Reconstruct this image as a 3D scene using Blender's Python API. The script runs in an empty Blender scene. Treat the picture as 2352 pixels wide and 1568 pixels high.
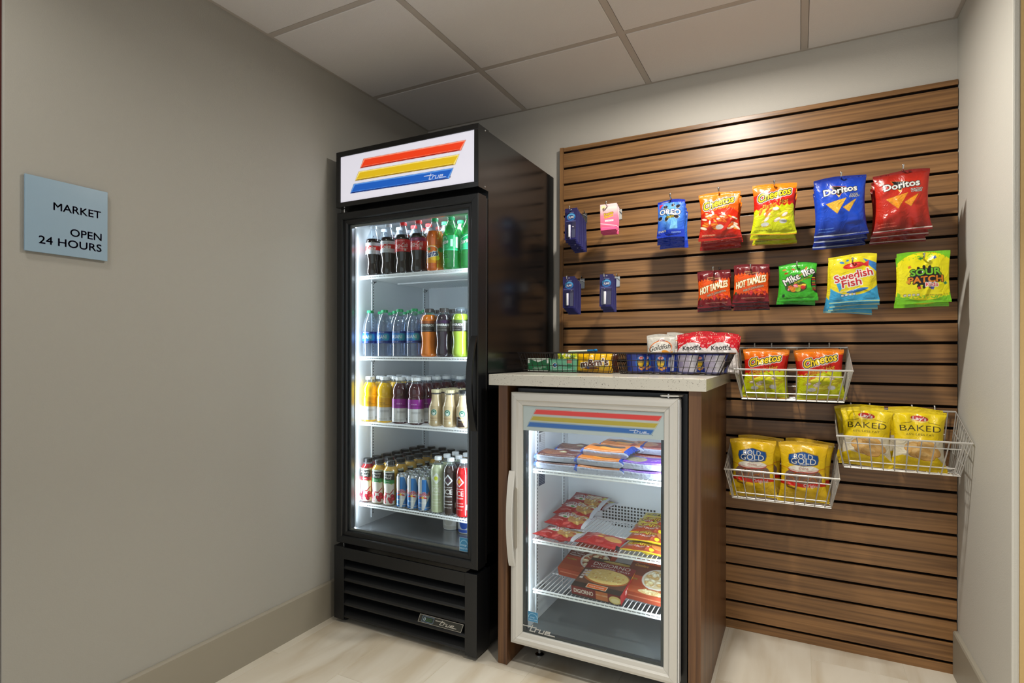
import bpy, bmesh, math, random
import numpy as np
from mathutils import Vector, Matrix, Euler
R = math.radians
scn = bpy.context.scene
COL = scn.collection

# ------------------------------------------------------------ camera, world, lights, exposure
cam_d = bpy.data.cameras.new('camera'); cam = bpy.data.objects.new('camera', cam_d); COL.objects.link(cam)
scn.camera = cam
_f, _yaw, _cx, _cy, _rol = 1326.77, .4911, 1126.42, 809.31, .0023
cam_d.sensor_width = 36; cam_d.lens = _f/2352*36
cam_d.shift_x = (1176-_cx)/2352; cam_d.shift_y = (_cy-784)/2352
cam_d.clip_start = .02; cam_d.clip_end = 50
_fw = Vector((-math.sin(_yaw), math.cos(_yaw), 0)); _r = Vector((math.cos(_yaw), math.sin(_yaw), 0)); _u = Vector((0, 0, 1))
_r2 = _r*math.cos(_rol)+_u*math.sin(_rol); _u2 = _u*math.cos(_rol)-_r*math.sin(_rol)
cam.matrix_world = Matrix(((_r2.x, _u2.x, -_fw.x, 1.7887), (_r2.y, _u2.y, -_fw.y, -2.617), (_r2.z, _u2.z, -_fw.z, 1.1423), (0, 0, 0, 1)))

world = bpy.data.worlds.new('world'); scn.world = world; world.use_nodes = True
world.node_tree.nodes['Background'].inputs[0].default_value = (.93, .975, 1.0, 1)
world.node_tree.nodes['Background'].inputs[1].default_value = .84

def area(name, loc, rot, size, power, color=(1, 1, 1), size_y=None, disk=False, spread=None):
    d = bpy.data.lights.new(name, 'AREA'); d.energy = power; d.color = color
    d.shape = 'DISK' if disk else 'RECTANGLE'
    d.size = size; d.size_y = size_y or size
    if spread: d.spread = spread
    o = bpy.data.objects.new(name, d); COL.objects.link(o); o.location = loc; o.rotation_euler = rot
    return o
WARM = (1.0, .95, .86); COOL = (.84, .92, 1.0)
area('downlight_lamp', (1.5, -.73, 2.33), (0, 0, 0), .11, 25, WARM, disk=True, spread=R(175))
area('downlight_lamp', (2.02, -1.70, 2.33), (0, 0, 0), .15, 17, WARM, disk=True, spread=R(105))
area('downlight_lamp', (.42, -2.28, 2.33), (0, 0, 0), .15, 4, WARM, disk=True, spread=R(150))  # added lamp out of view, lifts the near end of the left wall
# lamps inside the tall refrigerator: a vertical tube behind each door post, and one under the roof
area('refrigerator_lamp', (.0955, -.688, 1.03), (R(90), 0, R(-58)), .009, 3.3, COOL, 1.25)
area('refrigerator_lamp', (.694, -.688, 1.03), (R(90), 0, R(30)), .012, 4.0, COOL, 1.25)
area('refrigerator_lamp', (.395, -.60, 1.705), (R(12), 0, 0), .5, 1.3, COOL, .03)
# lamps inside the small refrigerator
area('refrigerator_lamp', (1.16, -.655, .905), (R(24), 0, 0), .42, .8, COOL, .03)
area('refrigerator_lamp', (1.396, -.672, .53), (R(90), 0, R(28)), .012, 1.5, COOL, .7)
area('refrigerator_lamp', (.917, -.676, .53), (R(90), 0, R(-32)), .008, .5, COOL, .7)
scn.view_settings.view_transform = 'Standard'; scn.view_settings.look = 'None'
scn.view_settings.gamma = 1; scn.view_settings.use_curve_mapping = False
scn.view_settings.exposure = 0.0
try:
    scn.cycles.use_denoising = True; scn.cycles.max_bounces = 10; scn.cycles.transparent_max_bounces = 24
    scn.cycles.diffuse_bounces = 4; scn.cycles.glossy_bounces = 4; scn.cycles.caustics_reflective = False; scn.cycles.caustics_refractive = False
    scn.cycles.sample_clamp_indirect = 4; scn.cycles.use_adaptive_sampling = True; scn.cycles.adaptive_threshold = .02
except Exception: pass

# ------------------------------------------------------------ colour and material helpers
def lin(c):
    c = np.asarray(c, float)/255.
    return np.where(c <= .04045, c/12.92, ((c+.055)/1.055)**2.4)
def L4(c): return tuple(float(v) for v in lin(c))+(1.,)
def nt(name):
    m = bpy.data.materials.new(name); m.use_nodes = True
    return m, m.node_tree.nodes, m.node_tree.links, m.node_tree.nodes['Principled BSDF']
def mat(name, c, rough=.5, metal=0, coat=0, bump=None, emit=None, spec=.5, sheen=0):
    m, N, K, b = nt(name)
    b.inputs['Base Color'].default_value = L4(c); b.inputs['Roughness'].default_value = rough
    b.inputs['Metallic'].default_value = metal; b.inputs['Coat Weight'].default_value = coat
    b.inputs['Coat Roughness'].default_value = .08
    b.inputs['Specular IOR Level'].default_value = spec
    # slight procedural variation on every surface
    tc = N.new('ShaderNodeTexCoord'); n = N.new('ShaderNodeTexNoise'); n.inputs['Scale'].default_value = bump[0] if bump else 35
    n.inputs['Detail'].default_value = 3
    K.new(tc.outputs['Object'], n.inputs['Vector'])
    mr = N.new('ShaderNodeMapRange'); mr.inputs[3].default_value = max(0, rough-.03); mr.inputs[4].default_value = min(1, rough+.03)
    K.new(n.outputs[0], mr.inputs[0]); K.new(mr.outputs[0], b.inputs['Roughness'])
    if bump:
        bp = N.new('ShaderNodeBump'); bp.inputs['Strength'].default_value = bump[1]; bp.inputs['Distance'].default_value = bump[2]
        K.new(n.outputs[0], bp.inputs['Height']); K.new(bp.outputs[0], b.inputs['Normal'])
    if emit:
        b.inputs['Emission Color'].default_value = L4(emit[0]); b.inputs['Emission Strength'].default_value = emit[1]
    return m
def ramp(N, stops):
    r = N.new('ShaderNodeValToRGB'); e = r.color_ramp.elements
    while len(e) < len(stops): e.new(.5)
    for i, (p, c) in enumerate(stops): e[i].position = p; e[i].color = L4(c)
    return r
def wood(name, axis, stops, rough=.42, scale=1.):
    m, N, K, b = nt(name)
    tc = N.new('ShaderNodeTexCoord'); oi = N.new('ShaderNodeObjectInfo'); mp = N.new('ShaderNodeMapping')
    s = [95*scale]*3; s['XYZ'.index(axis)] = 2.6*scale
    mp.inputs['Scale'].default_value = s
    ad = N.new('ShaderNodeVectorMath'); ad.operation = 'SCALE'; ad.inputs['Scale'].default_value = 37
    cb = N.new('ShaderNodeCombineXYZ')
    for i in range(3): K.new(oi.outputs['Random'], cb.inputs[i])
    K.new(cb.outputs[0], ad.inputs[0])
    a2 = N.new('ShaderNodeVectorMath'); K.new(tc.outputs['Object'], mp.inputs[0]); K.new(mp.outputs[0], a2.inputs[0]); K.new(ad.outputs[0], a2.inputs[1])
    n1 = N.new('ShaderNodeTexNoise'); n1.inputs['Scale'].default_value = 1; n1.inputs['Detail'].default_value = 5; n1.inputs['Distortion'].default_value = .25
    K.new(a2.outputs[0], n1.inputs['Vector'])
    mp2 = N.new('ShaderNodeMapping'); s2 = [9*scale]*3; s2['XYZ'.index(axis)] = .9*scale; mp2.inputs['Scale'].default_value = s2
    a3 = N.new('ShaderNodeVectorMath'); K.new(tc.outputs['Object'], mp2.inputs[0]); K.new(mp2.outputs[0], a3.inputs[0]); K.new(ad.outputs[0], a3.inputs[1])
    n2 = N.new('ShaderNodeTexNoise'); n2.inputs['Scale'].default_value = 1; n2.inputs['Detail'].default_value = 3; n2.inputs['Distortion'].default_value = 1.2
    K.new(a3.outputs[0], n2.inputs['Vector'])
    mx = N.new('ShaderNodeMath'); mx.operation = 'MULTIPLY_ADD'; mx.inputs[1].default_value = .68
    m2 = N.new('ShaderNodeMath'); m2.operation = 'MULTIPLY'; m2.inputs[1].default_value = .32
    K.new(n2.outputs[0], m2.inputs[0]); K.new(n1.outputs[0], mx.inputs[0]); K.new(m2.outputs[0], mx.inputs[2])
    r = ramp(N, stops); K.new(mx.outputs[0], r.inputs[0]); K.new(r.outputs[0], b.inputs['Base Color'])
    b.inputs['Roughness'].default_value = rough
    bp = N.new('ShaderNodeBump'); bp.inputs['Strength'].default_value = .12; bp.inputs['Distance'].default_value = .001
    K.new(n1.outputs[0], bp.inputs['Height']); K.new(bp.outputs[0], b.inputs['Normal'])
    return m
def glassy(name, tint=(255, 255, 255), refl=1.0, ior=1.45, rough=.02, haze=0.):
    m = bpy.data.materials.new(name); m.use_nodes = True; N = m.node_tree.nodes; K = m.node_tree.links
    N.remove(N['Principled BSDF']); out = N['Material Output']
    t = N.new('ShaderNodeBsdfTransparent'); t.inputs[0].default_value = L4(tint)
    g = N.new('ShaderNodeBsdfGlossy'); g.inputs['Roughness'].default_value = rough
    fr = N.new('ShaderNodeFresnel'); fr.inputs[0].default_value = ior
    mm = N.new('ShaderNodeMath'); mm.operation = 'MULTIPLY'; mm.inputs[1].default_value = refl; K.new(fr.outputs[0], mm.inputs[0])
    ge = N.new('ShaderNodeNewGeometry'); iv = N.new('ShaderNodeMath'); iv.operation = 'SUBTRACT'; iv.inputs[0].default_value = 1; K.new(ge.outputs['Backfacing'], iv.inputs[1])
    m2 = N.new('ShaderNodeMath'); m2.operation = 'MULTIPLY'; m2.use_clamp = True; K.new(mm.outputs[0], m2.inputs[0]); K.new(iv.outputs[0], m2.inputs[1]); mm = m2
    mx = N.new('ShaderNodeMixShader'); K.new(mm.outputs[0], mx.inputs[0]); K.new(t.outputs[0], mx.inputs[1]); K.new(g.outputs[0], mx.inputs[2])
    last = mx
    if haze:
        d = N.new('ShaderNodeBsdfDiffuse'); d.inputs[0].default_value = L4(tint)
        m3 = N.new('ShaderNodeMixShader'); m3.inputs[0].default_value = haze; K.new(mx.outputs[0], m3.inputs[1]); K.new(d.outputs[0], m3.inputs[2]); last = m3
    K.new(last.outputs[0], out.inputs[0])
    return m
def print_mat(name, rough=.35, coat=0., metal=0., emit=0., crinkle=0., spec=.5, gain=1.):
    m, N, K, b = nt(name); b.inputs['Specular IOR Level'].default_value = spec
    a = N.new('ShaderNodeAttribute'); a.attribute_name = 'print'
    sc = N.new('ShaderNodeVectorMath'); sc.operation = 'SCALE'; sc.inputs['Scale'].default_value = gain; K.new(a.outputs['Color'], sc.inputs[0])
    K.new(sc.outputs[0], b.inputs['Base Color']); b.inputs['Roughness'].default_value = rough
    b.inputs['Coat Weight'].default_value = coat; b.inputs['Coat Roughness'].default_value = .1; b.inputs['Metallic'].default_value = metal
    if crinkle:
        tc = N.new('ShaderNodeTexCoord'); n = N.new('ShaderNodeTexNoise'); n.inputs['Scale'].default_value = 28; n.inputs['Detail'].default_value = 2; n.inputs['Distortion'].default_value = 1.5
        K.new(tc.outputs['Object'], n.inputs['Vector'])
        bp = N.new('ShaderNodeBump'); bp.inputs['Strength'].default_value = crinkle; bp.inputs['Distance'].default_value = .006
        K.new(n.outputs[0], bp.inputs['Height']); K.new(bp.outputs[0], b.inputs['Normal'])
    if emit:
        K.new(a.outputs['Color'], b.inputs['Emission Color']); b.inputs['Emission Strength'].default_value = emit
    return m

# ------------------------------------------------------------ mesh helpers
class MB:
    def __init__(s): s.v = []; s.f = []; s.m = []
    def add(s, v, f, mi=0):
        o = len(s.v); s.v += [tuple(p) for p in v]; s.f += [tuple(i+o for i in q) for q in f]; s.m += [mi]*len(f); return s
    def box(s, x0, x1, y0, y1, z0, z1, mi=0, c=0.):
        if x0 > x1: x0, x1 = x1, x0
        if y0 > y1: y0, y1 = y1, y0
        if z0 > z1: z0, z1 = z1, z0
        if not c:
            v = [(x, y, z) for x in (x0, x1) for y in (y0, y1) for z in (z0, z1)]
            return s.add(v, [(0, 1, 3, 2), (4, 6, 7, 5), (0, 4, 5, 1), (2, 3, 7, 6), (0, 2, 6, 4), (1, 5, 7, 3)], mi)
        c = min(c, (x1-x0)*.45, (y1-y0)*.45, (z1-z0)*.45)
        bm = bmesh.new(); bmesh.ops.create_cube(bm, size=1)
        for w in bm.verts: w.co = Vector(((x0+x1)/2+w.co.x*(x1-x0), (y0+y1)/2+w.co.y*(y1-y0), (z0+z1)/2+w.co.z*(z1-z0)))
        bmesh.ops.bevel(bm, geom=bm.edges[:], offset=c, segments=2, affect='EDGES', profile=.6)
        bm.verts.index_update(); v = [w.co[:] for w in bm.verts]; f = [[w.index for w in q.verts] for q in bm.faces]; bm.free()
        return s.add(v, f, mi)
    def tube(s, pts, r, n=6, mi=0, closed=False):
        P = [Vector(p) for p in pts]; k = len(P); v = []; f = []
        up0 = None
        for i, p in enumerate(P):
            if closed: d = (P[(i+1) % k]-P[i-1])
            else: d = P[min(i+1, k-1)]-P[max(i-1, 0)]
            d.normalize()
            if up0 is None: up0 = Vector((0, 0, 1)) if abs(d.z) < .9 else Vector((1, 0, 0))
            a = d.cross(up0)
            if a.length < 1e-4: a = d.cross(Vector((0, 1, 0)))
            a.normalize(); b = a.cross(d).normalized(); up0 = b
            for j in range(n):
                t = 2*math.pi*j/n; v.append(p+a*(r*math.cos(t))+b*(r*math.sin(t)))
        for i in range(k if closed else k-1):
            for j in range(n):
                a = i*n+j; b = i*n+(j+1) % n; c = ((i+1) % k)*n+(j+1) % n; d = ((i+1) % k)*n+j; f.append((a, b, c, d))
        if not closed: f.append(tuple(range(n))[::-1]); f.append(tuple((k-1)*n+j for j in range(n)))
        return s.add(v, f, mi)
    def lathe(s, prof, n=24, c=(0, 0, 0), mi=0, caps=True):
        v = []; f = []
        for r, z in prof:
            for j in range(n):
                t = 2*math.pi*j/n; v.append((c[0]+r*math.cos(t), c[1]+r*math.sin(t), c[2]+z))
        k = len(prof)
        for i in range(k-1):
            for j in range(n): f.append((i*n+j, i*n+(j+1) % n, (i+1)*n+(j+1) % n, (i+1)*n+j))
        if caps:
            if prof[0][0] > 1e-5: f.append(tuple(range(n))[::-1])
            if prof[-1][0] > 1e-5: f.append(tuple((k-1)*n+j for j in range(n)))
        return s.add(v, f, mi)
    def prism(s, poly, axis, a, b, mi=0):
        """extrude a 2D outline along an axis from a to b"""
        k = len(poly); v = []
        for t in (a, b):
            for p, q in poly: v.append({'X': (t, p, q), 'Y': (p, t, q), 'Z': (p, q, t)}[axis])
        f = [tuple(range(k))[::-1], tuple(range(k, 2*k))]+[(i, (i+1) % k, k+(i+1) % k, k+i) for i in range(k)]
        return s.add(v, f, mi)
    def mesh(s, name, mats, smooth=False):
        me = bpy.data.meshes.new(name); me.from_pydata(s.v, [], s.f)
        for m in (mats if isinstance(mats, (list, tuple)) else [mats]): me.materials.append(m)
        if len(set(s.m)) > 1: me.polygons.foreach_set('material_index', s.m)
        bm = bmesh.new(); bm.from_mesh(me); bmesh.ops.recalc_face_normals(bm, faces=bm.faces[:]); bm.to_mesh(me); bm.free()
        if smooth:
            me.shade_smooth()
            try: me.set_sharp_from_angle(angle=R(40))
            except Exception: pass
        me.update(); return me
    def build(s, name, mats, parent=None, smooth=False, loc=None):
        return obj(name, s.mesh(name, mats, smooth), parent, loc)
def obj(name, me, parent=None, loc=None, rot=None):
    o = bpy.data.objects.new(name, me); COL.objects.link(o)
    if parent: o.parent = parent
    if loc is not None: o.location = loc
    if rot is not None: o.rotation_euler = rot
    return o
def tag(o, label=None, cat=None, group=None, kind=None):
    if label: o['label'] = label
    if cat: o['category'] = cat
    if group: o['group'] = group
    if kind: o['kind'] = kind
    return o
def empty(name, loc=(0, 0, 0), rot=(0, 0, 0), label=None, cat=None, group=None):
    o = obj(name, None, None, loc, rot); o.empty_display_size = .05
    return tag(o, label, cat, group)
def kids(o): return [c for c in ALLKIDS.get(o.name, [])]
ALLKIDS = {}
def dup(root, loc, rot=None, label=None, group=None):
    r = root.copy(); COL.objects.link(r); r.location = loc
    if rot is not None: r.rotation_euler = rot
    if label: r['label'] = label
    if group: r['group'] = group
    for ch in root.children:
        c = ch.copy(); COL.objects.link(c); c.parent = r
        for g in ch.children:
            d = g.copy(); COL.objects.link(d); d.parent = c
    return r

# ------------------------------------------------------------ printed colours: a small painter whose picture is stored per vertex
_glyph = {}
def glyph_tris(txt, bold):
    k = (txt, bold)
    if k not in _glyph:
        c = bpy.data.curves.new('t', 'FONT'); c.body = txt; c.size = 1; c.offset = bold; c.resolution_u = 3; c.fill_mode = 'FRONT'
        o = bpy.data.objects.new('t', c); COL.objects.link(o)
        dg = bpy.context.evaluated_depsgraph_get(); me = o.evaluated_get(dg).to_mesh()
        me.calc_loop_triangles()
        v = np.array([p.co[:2] for p in me.vertices]) if len(me.vertices) else np.zeros((0, 2))
        t = np.array([q.vertices[:] for q in me.loop_triangles]) if len(me.loop_triangles) else np.zeros((0, 3), int)
        o.evaluated_get(dg).to_mesh_clear(); bpy.data.objects.remove(o); bpy.data.curves.remove(c)
        _glyph[k] = (v, t)
    return _glyph[k]
class Canvas:
    """w x h millimetres, painted at three samples per grid cell"""
    def __init__(s, w, h, col, cell=1.3):
        s.w, s.h = w, h; s.nu = max(2, int(round(w/cell)))+1; s.nv = max(2, int(round(h/cell)))+1
        s.nu += (1-s.nu) % 4; s.nv += (1-s.nv) % 4
        s.W, s.H = s.nu*3, s.nv*3
        s.a = np.zeros((s.H, s.W, 3)); s.a[:] = lin(col)
        s.X, s.Y = np.meshgrid((np.arange(s.W)+.5)/s.W*w, (np.arange(s.H)+.5)/s.H*h)
    def put(s, mask, col):
        s.a[mask] = lin(col)
    def rect(s, x0, y0, x1, y1, col): s.put((s.X >= x0) & (s.X < x1) & (s.Y >= y0) & (s.Y < y1), col)
    def pmask(s, pts):
        p = np.array(pts, float); m = np.zeros(s.X.shape, bool)
        x0, y0 = p.min(0); x1, y1 = p.max(0)
        i0 = max(0, int(y0/s.h*s.H)-1); i1 = min(s.H, int(y1/s.h*s.H)+2); j0 = max(0, int(x0/s.w*s.W)-1); j1 = min(s.W, int(x1/s.w*s.W)+2)
        if i0 >= i1 or j0 >= j1: return m
        X, Y = s.X[i0:i1, j0:j1], s.Y[i0:i1, j0:j1]; q = np.zeros(X.shape, bool)
        for a, b in zip(p, np.roll(p, -1, 0)):
            if a[1] == b[1]: continue
            c = ((a[1] > Y) != (b[1] > Y)) & (X < (b[0]-a[0])*(Y-a[1])/(b[1]-a[1])+a[0]); q ^= c
        m[i0:i1, j0:j1] = q; return m
    def poly(s, pts, col): s.put(s.pmask(pts), col)
    def emask(s, cx, cy, rx, ry, rot=0):
        c, n = math.cos(R(rot)), math.sin(R(rot)); dx, dy = s.X-cx, s.Y-cy
        return ((dx*c+dy*n)/rx)**2+((-dx*n+dy*c)/ry)**2 <= 1
    def ell(s, cx, cy, rx, ry, col, rot=0): s.put(s.emask(cx, cy, rx, ry, rot), col)
    def grad(s, y0, c0, y1, c1, mask=None):
        t = np.clip((s.Y-y0)/(y1-y0), 0, 1)[..., None]; g = lin(c0)*(1-t)+lin(c1)*t
        m = ((s.Y >= min(y0, y1)) & (s.Y <= max(y0, y1))) if mask is None else mask
        s.a[m] = g[m]
    def grow(s, m, mm):
        r = mm/s.w*s.W; k = int(math.ceil(r)); o = m.copy()
        for dy in range(-k, k+1):
            for dx in range(-k, k+1):
                if dx*dx+dy*dy <= r*r+.3:
                    o |= np.roll(np.roll(m, dy, 0), dx, 1)
        return o
    def tmask(s, txt, cx, cy, h, bold=0., shear=0., rot=0., sx=1., arc=0., fit=None, vert=0.):
        v, t = glyph_tris(txt, 0)
        m = np.zeros(s.X.shape, bool)
        if not len(v): return m
        v = v.copy(); x0, x1 = v[:, 0].min(), v[:, 0].max(); y0, y1 = v[:, 1].min(), v[:, 1].max()
        k = h/.73
        if fit: sx = fit/((x1-x0)*k)
        x = (v[:, 0]-(x0+x1)/2)*k*sx; y = (v[:, 1]-.36)*k
        x = x+shear*y; y = y+arc*x*x/100.+vert*x
        c, n = math.cos(R(rot)), math.sin(R(rot)); V = np.stack([cx+x*c-y*n, cy+x*n+y*c], 1)
        U = V/np.array([s.w, s.h])*np.array([s.W, s.H])-.5
        for a, b, d in U[t]:
            lo = np.floor(np.minimum(np.minimum(a, b), d)).astype(int); hi = np.ceil(np.maximum(np.maximum(a, b), d)).astype(int)+1
            j0, i0 = max(lo[0], 0), max(lo[1], 0); j1, i1 = min(hi[0], s.W), min(hi[1], s.H)
            if j0 >= j1 or i0 >= i1: continue
            gx, gy = np.meshgrid(np.arange(j0, j1), np.arange(i0, i1))
            e = lambda p, q: (q[0]-p[0])*(gy-p[1])-(q[1]-p[1])*(gx-p[0])
            e0, e1, e2 = e(a, b), e(b, d), e(d, a)
            m[i0:i1, j0:j1] |= ((e0 >= -.02) & (e1 >= -.02) & (e2 >= -.02)) | ((e0 <= .02) & (e1 <= .02) & (e2 <= .02))
        g = bold*h*.75
        return s.grow(m, g) if g > .22 else m
    def text(s, txt, cx, cy, h, col, outs=(), **k):
        m = s.tmask(txt, cx, cy, h, **k)
        for mm, c in sorted(outs, key=lambda q: -q[0]): s.put(s.grow(m, mm), c)
        s.put(m, col)
    def small(s, x0, y0, x1, col, n=2, seed=0, lh=1.6):
        """lines too small to read, as short dashes"""
        rg = random.Random(seed)
        for i in range(n):
            x = x0
            while x < x1:
                w = rg.uniform(1.5, 5); s.rect(x, y0-i*lh*1.7, min(x+w, x1), y0-i*lh*1.7+lh, col); x += w+1.2
    def blobs(s, n, x0, y0, x1, y1, rx, ry, cols, seed=0, edge=None, rots=(-90, 90)):
        rg = random.Random(seed)
        for i in range(n):
            cx, cy, ro = rg.uniform(x0, x1), rg.uniform(y0, y1), rg.uniform(*rots); k = rg.uniform(.7, 1.15); c = rg.choice(cols)
            if edge: s.ell(cx, cy, rx*k+.8, ry*k+.8, edge, ro)
            s.ell(cx, cy, rx*k, ry*k, c, ro)
            s.ell(cx-rx*.1, cy+ry*.3*k, rx*k*.6, ry*k*.3, tuple(min(255, q+38) for q in c), ro)
    def noise(s, mask, amt, seed=0, size=3):
        rg = np.random.RandomState(seed); n = rg.rand(s.H//size+2, s.W//size+2)
        n = np.kron(n, np.ones((size, size)))[:s.H, :s.W][..., None]
        s.a = np.where(mask[..., None], s.a*(1-amt+2*amt*n), s.a)
    def out(s):
        a = s.a.reshape(s.nv, 3, s.nu, 3, 3).mean((1, 3)); return a.reshape(-1, 3)   # (nv*nu,3)
def grid_faces(nu, nv, off=0, flip=False):
    i = np.arange(nu-1)[None, :]+np.arange(nv-1)[:, None]*nu
    q = np.stack([i, i+1, i+nu+1, i+nu], -1).reshape(-1, 4)+off
    return q[:, ::-1] if flip else q
def raw_mesh(name, V, F, cols, mats, smooth=True, mi=None):
    me = bpy.data.meshes.new(name)
    me.vertices.add(len(V)); me.vertices.foreach_set('co', np.asarray(V, np.float32).ravel())
    me.loops.add(len(F)*4); me.loops.foreach_set('vertex_index', np.asarray(F, np.int32).ravel())
    me.polygons.add(len(F)); me.polygons.foreach_set('loop_start', np.arange(len(F), dtype=np.int32)*4)
    me.polygons.foreach_set('loop_total', np.full(len(F), 4, np.int32))
    me.update(calc_edges=True)
    if cols is not None:
        at = me.color_attributes.new('print', 'FLOAT_COLOR', 'POINT')
        at.data.foreach_set('color', np.concatenate([cols, np.ones((len(cols), 1))], 1).astype(np.float32).ravel())
    for m in (mats if isinstance(mats, (list, tuple)) else [mats]): me.materials.append(m)
    if mi is not None: me.polygons.foreach_set('material_index', np.asarray(mi, np.int32))
    if smooth: me.shade_smooth()
    me.validate(); me.update(); return me
def print_plane(name, cv, fn, m):
    """the canvas laid on a surface: fn(x_mm, y_mm) -> world or local xyz arrays in metres"""
    x, y = np.meshgrid(np.linspace(0, cv.w, cv.nu), np.linspace(0, cv.h, cv.nv))
    V = np.stack(fn(x.ravel(), y.ravel()), 1)
    return raw_mesh(name, V, grid_faces(cv.nu, cv.nv), cv.out(), m)
LOGO = ([(-1.1, 1.0), (1.0, 1.0)], [(.42, 1.45), (.1, 0), (.62, 0)], [(.98, .72), (.82, 0)], [(.95, .55), (1.12, .72), (1.42, .72)], [(1.66, .72), (1.5, 0), (2.1, 0)], [(2.28, .72), (2.12, 0)], [(2.5, .38), (3.1, .38), (3.18, .72), (2.62, .72), (2.42, 0), (3.9, 0)])
def _line(s, pts, w, col):
    m = np.zeros(s.X.shape, bool)
    for (ax, ay), (bx, by) in zip(pts[:-1], pts[1:]):
        dx, dy = bx-ax, by-ay; t = np.clip(((s.X-ax)*dx+(s.Y-ay)*dy)/(dx*dx+dy*dy+1e-9), 0, 1)
        m |= np.hypot(s.X-ax-t*dx, s.Y-ay-t*dy) <= w/2
    s.put(m, col)
Canvas.line = _line
def script_logo(cv, x, y, h, w, col, k=1.):
    T = lambda pts: [(x+a*h*k+b*h*.12, y+b*h) for a, b in pts]
    for p in LOGO:
        cv.line(T(p), w, col)

# ------------------------------------------------------------ materials
PAINT = mat('wall_paint', (188, 183, 174), .62, bump=(260, .22, .002))
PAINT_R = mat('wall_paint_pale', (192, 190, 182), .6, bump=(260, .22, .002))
PAINT_SHADE = mat('wall_paint_shaded', (160, 158, 151), .62, bump=(260, .22, .002))  # wall paint darkened so its colour carries the left wall's dimmer light
TANP = mat('tan_paint', (196, 166, 112), .7, bump=(200, .2, .002))
BASEB = mat('baseboard_vinyl', (146, 140, 126), .45)
DARKRED = mat('dark_red_wood', (70, 22, 18), .4)
TILE_C = mat('ceiling_tile_mineral', (212, 208, 206), .9, bump=(420, .5, .002))
RAIL = mat('ceiling_rail_enamel', (176, 168, 160), .5)
def floor_mat():
    m, N, K, b = nt('porcelain_tile')
    tc = N.new('ShaderNodeTexCoord'); oi = N.new('ShaderNodeObjectInfo'); mp = N.new('ShaderNodeMapping'); mp.inputs['Scale'].default_value = (7, 1.1, 1)
    mp.inputs['Rotation'].default_value = (0, 0, R(6))
    cb = N.new('ShaderNodeCombineXYZ'); ml = N.new('ShaderNodeVectorMath'); ml.operation = 'SCALE'; ml.inputs['Scale'].default_value = 23
    for i in range(3): K.new(oi.outputs['Random'], cb.inputs[i])
    K.new(cb.outputs[0], ml.inputs[0]); ad = N.new('ShaderNodeVectorMath'); K.new(tc.outputs['Object'], mp.inputs[0]); K.new(mp.outputs[0], ad.inputs[0]); K.new(ml.outputs[0], ad.inputs[1])
    n = N.new('ShaderNodeTexNoise'); n.inputs['Scale'].default_value = 1.3; n.inputs['Detail'].default_value = 5; n.inputs['Distortion'].default_value = .7
    K.new(ad.outputs[0], n.inputs['Vector'])
    r = ramp(N, [(.28, (182, 168, 144)), (.42, (196, 187, 170)), (.55, (204, 197, 182)), (.8, (211, 205, 192))])
    K.new(n.outputs[0], r.inputs[0]); K.new(r.outputs[0], b.inputs['Base Color']); b.inputs['Roughness'].default_value = .3
    return m
TILE_F = floor_mat()
GROUT = mat('grout', (188, 180, 162), .85, bump=(300, .4, .002))
WAL = [(.28, (84, 56, 32)), (.43, (118, 84, 50)), (.55, (140, 101, 61)), (.74, (160, 118, 74))]
WOOD_X = wood('walnut_laminate', 'X', WAL, .36)
WOOD_Z = wood('walnut_laminate_upright', 'Z', [(.3, (62, 38, 21)), (.45, (90, 58, 33)), (.58, (108, 74, 44)), (.75, (124, 90, 57))], .4)
GROOVE = mat('groove_insert', (13, 7, 5), .9, spec=.1)
BLK = mat('black_enamel', (12, 13, 15), .2, spec=.6)
BLKS = mat('black_powder_coat', (13, 15, 18), .36, bump=(500, .2, .001))
BLKP = mat('black_plastic', (13, 15, 18), .3)
GASK = mat('dark_gasket', (10, 10, 11), .6)
WHT = mat('white_liner', (225, 230, 234), .35)
WIREW = mat('white_coated_wire', (238, 240, 242), .3)
PAN = mat('steel_floor_pan', (150, 154, 158), .25, metal=.7)
CHROME = mat('chrome', (200, 200, 200), .15, metal=1)
NICKEL = mat('satin_wire', (206, 204, 200), .36, metal=.6)
BWIRE = mat('bronze_wire', (34, 28, 26), .4, metal=.4)
BEIGE = mat('beige_frame', (204, 202, 196), .42, bump=(600, .12, .001))
BEIGE2 = mat('beige_grip_pocket', (178, 172, 160), .5)
DKGL = mat('dark_spacer', (44, 50, 56), .3, spec=.6)
ALU = mat('silver_spacer', (150, 152, 156), .25, metal=.9)
GLASS = glassy('door_glass', (246, 250, 250), 1.0, 1.5)
PRINT = print_mat('printed_film', .35, .2)
PRINTM = print_mat('printed_card', .55, gain=.85)
PRINTB = print_mat('printed_glossy_bag', .30, .08, crinkle=.6, spec=.35, gain=.74)
PRINTL = print_mat('printed_bottle_label', .3, .2, gain=.85)
LIT = print_mat('backlit_sign_film', .3, 0, emit=.62)
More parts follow.
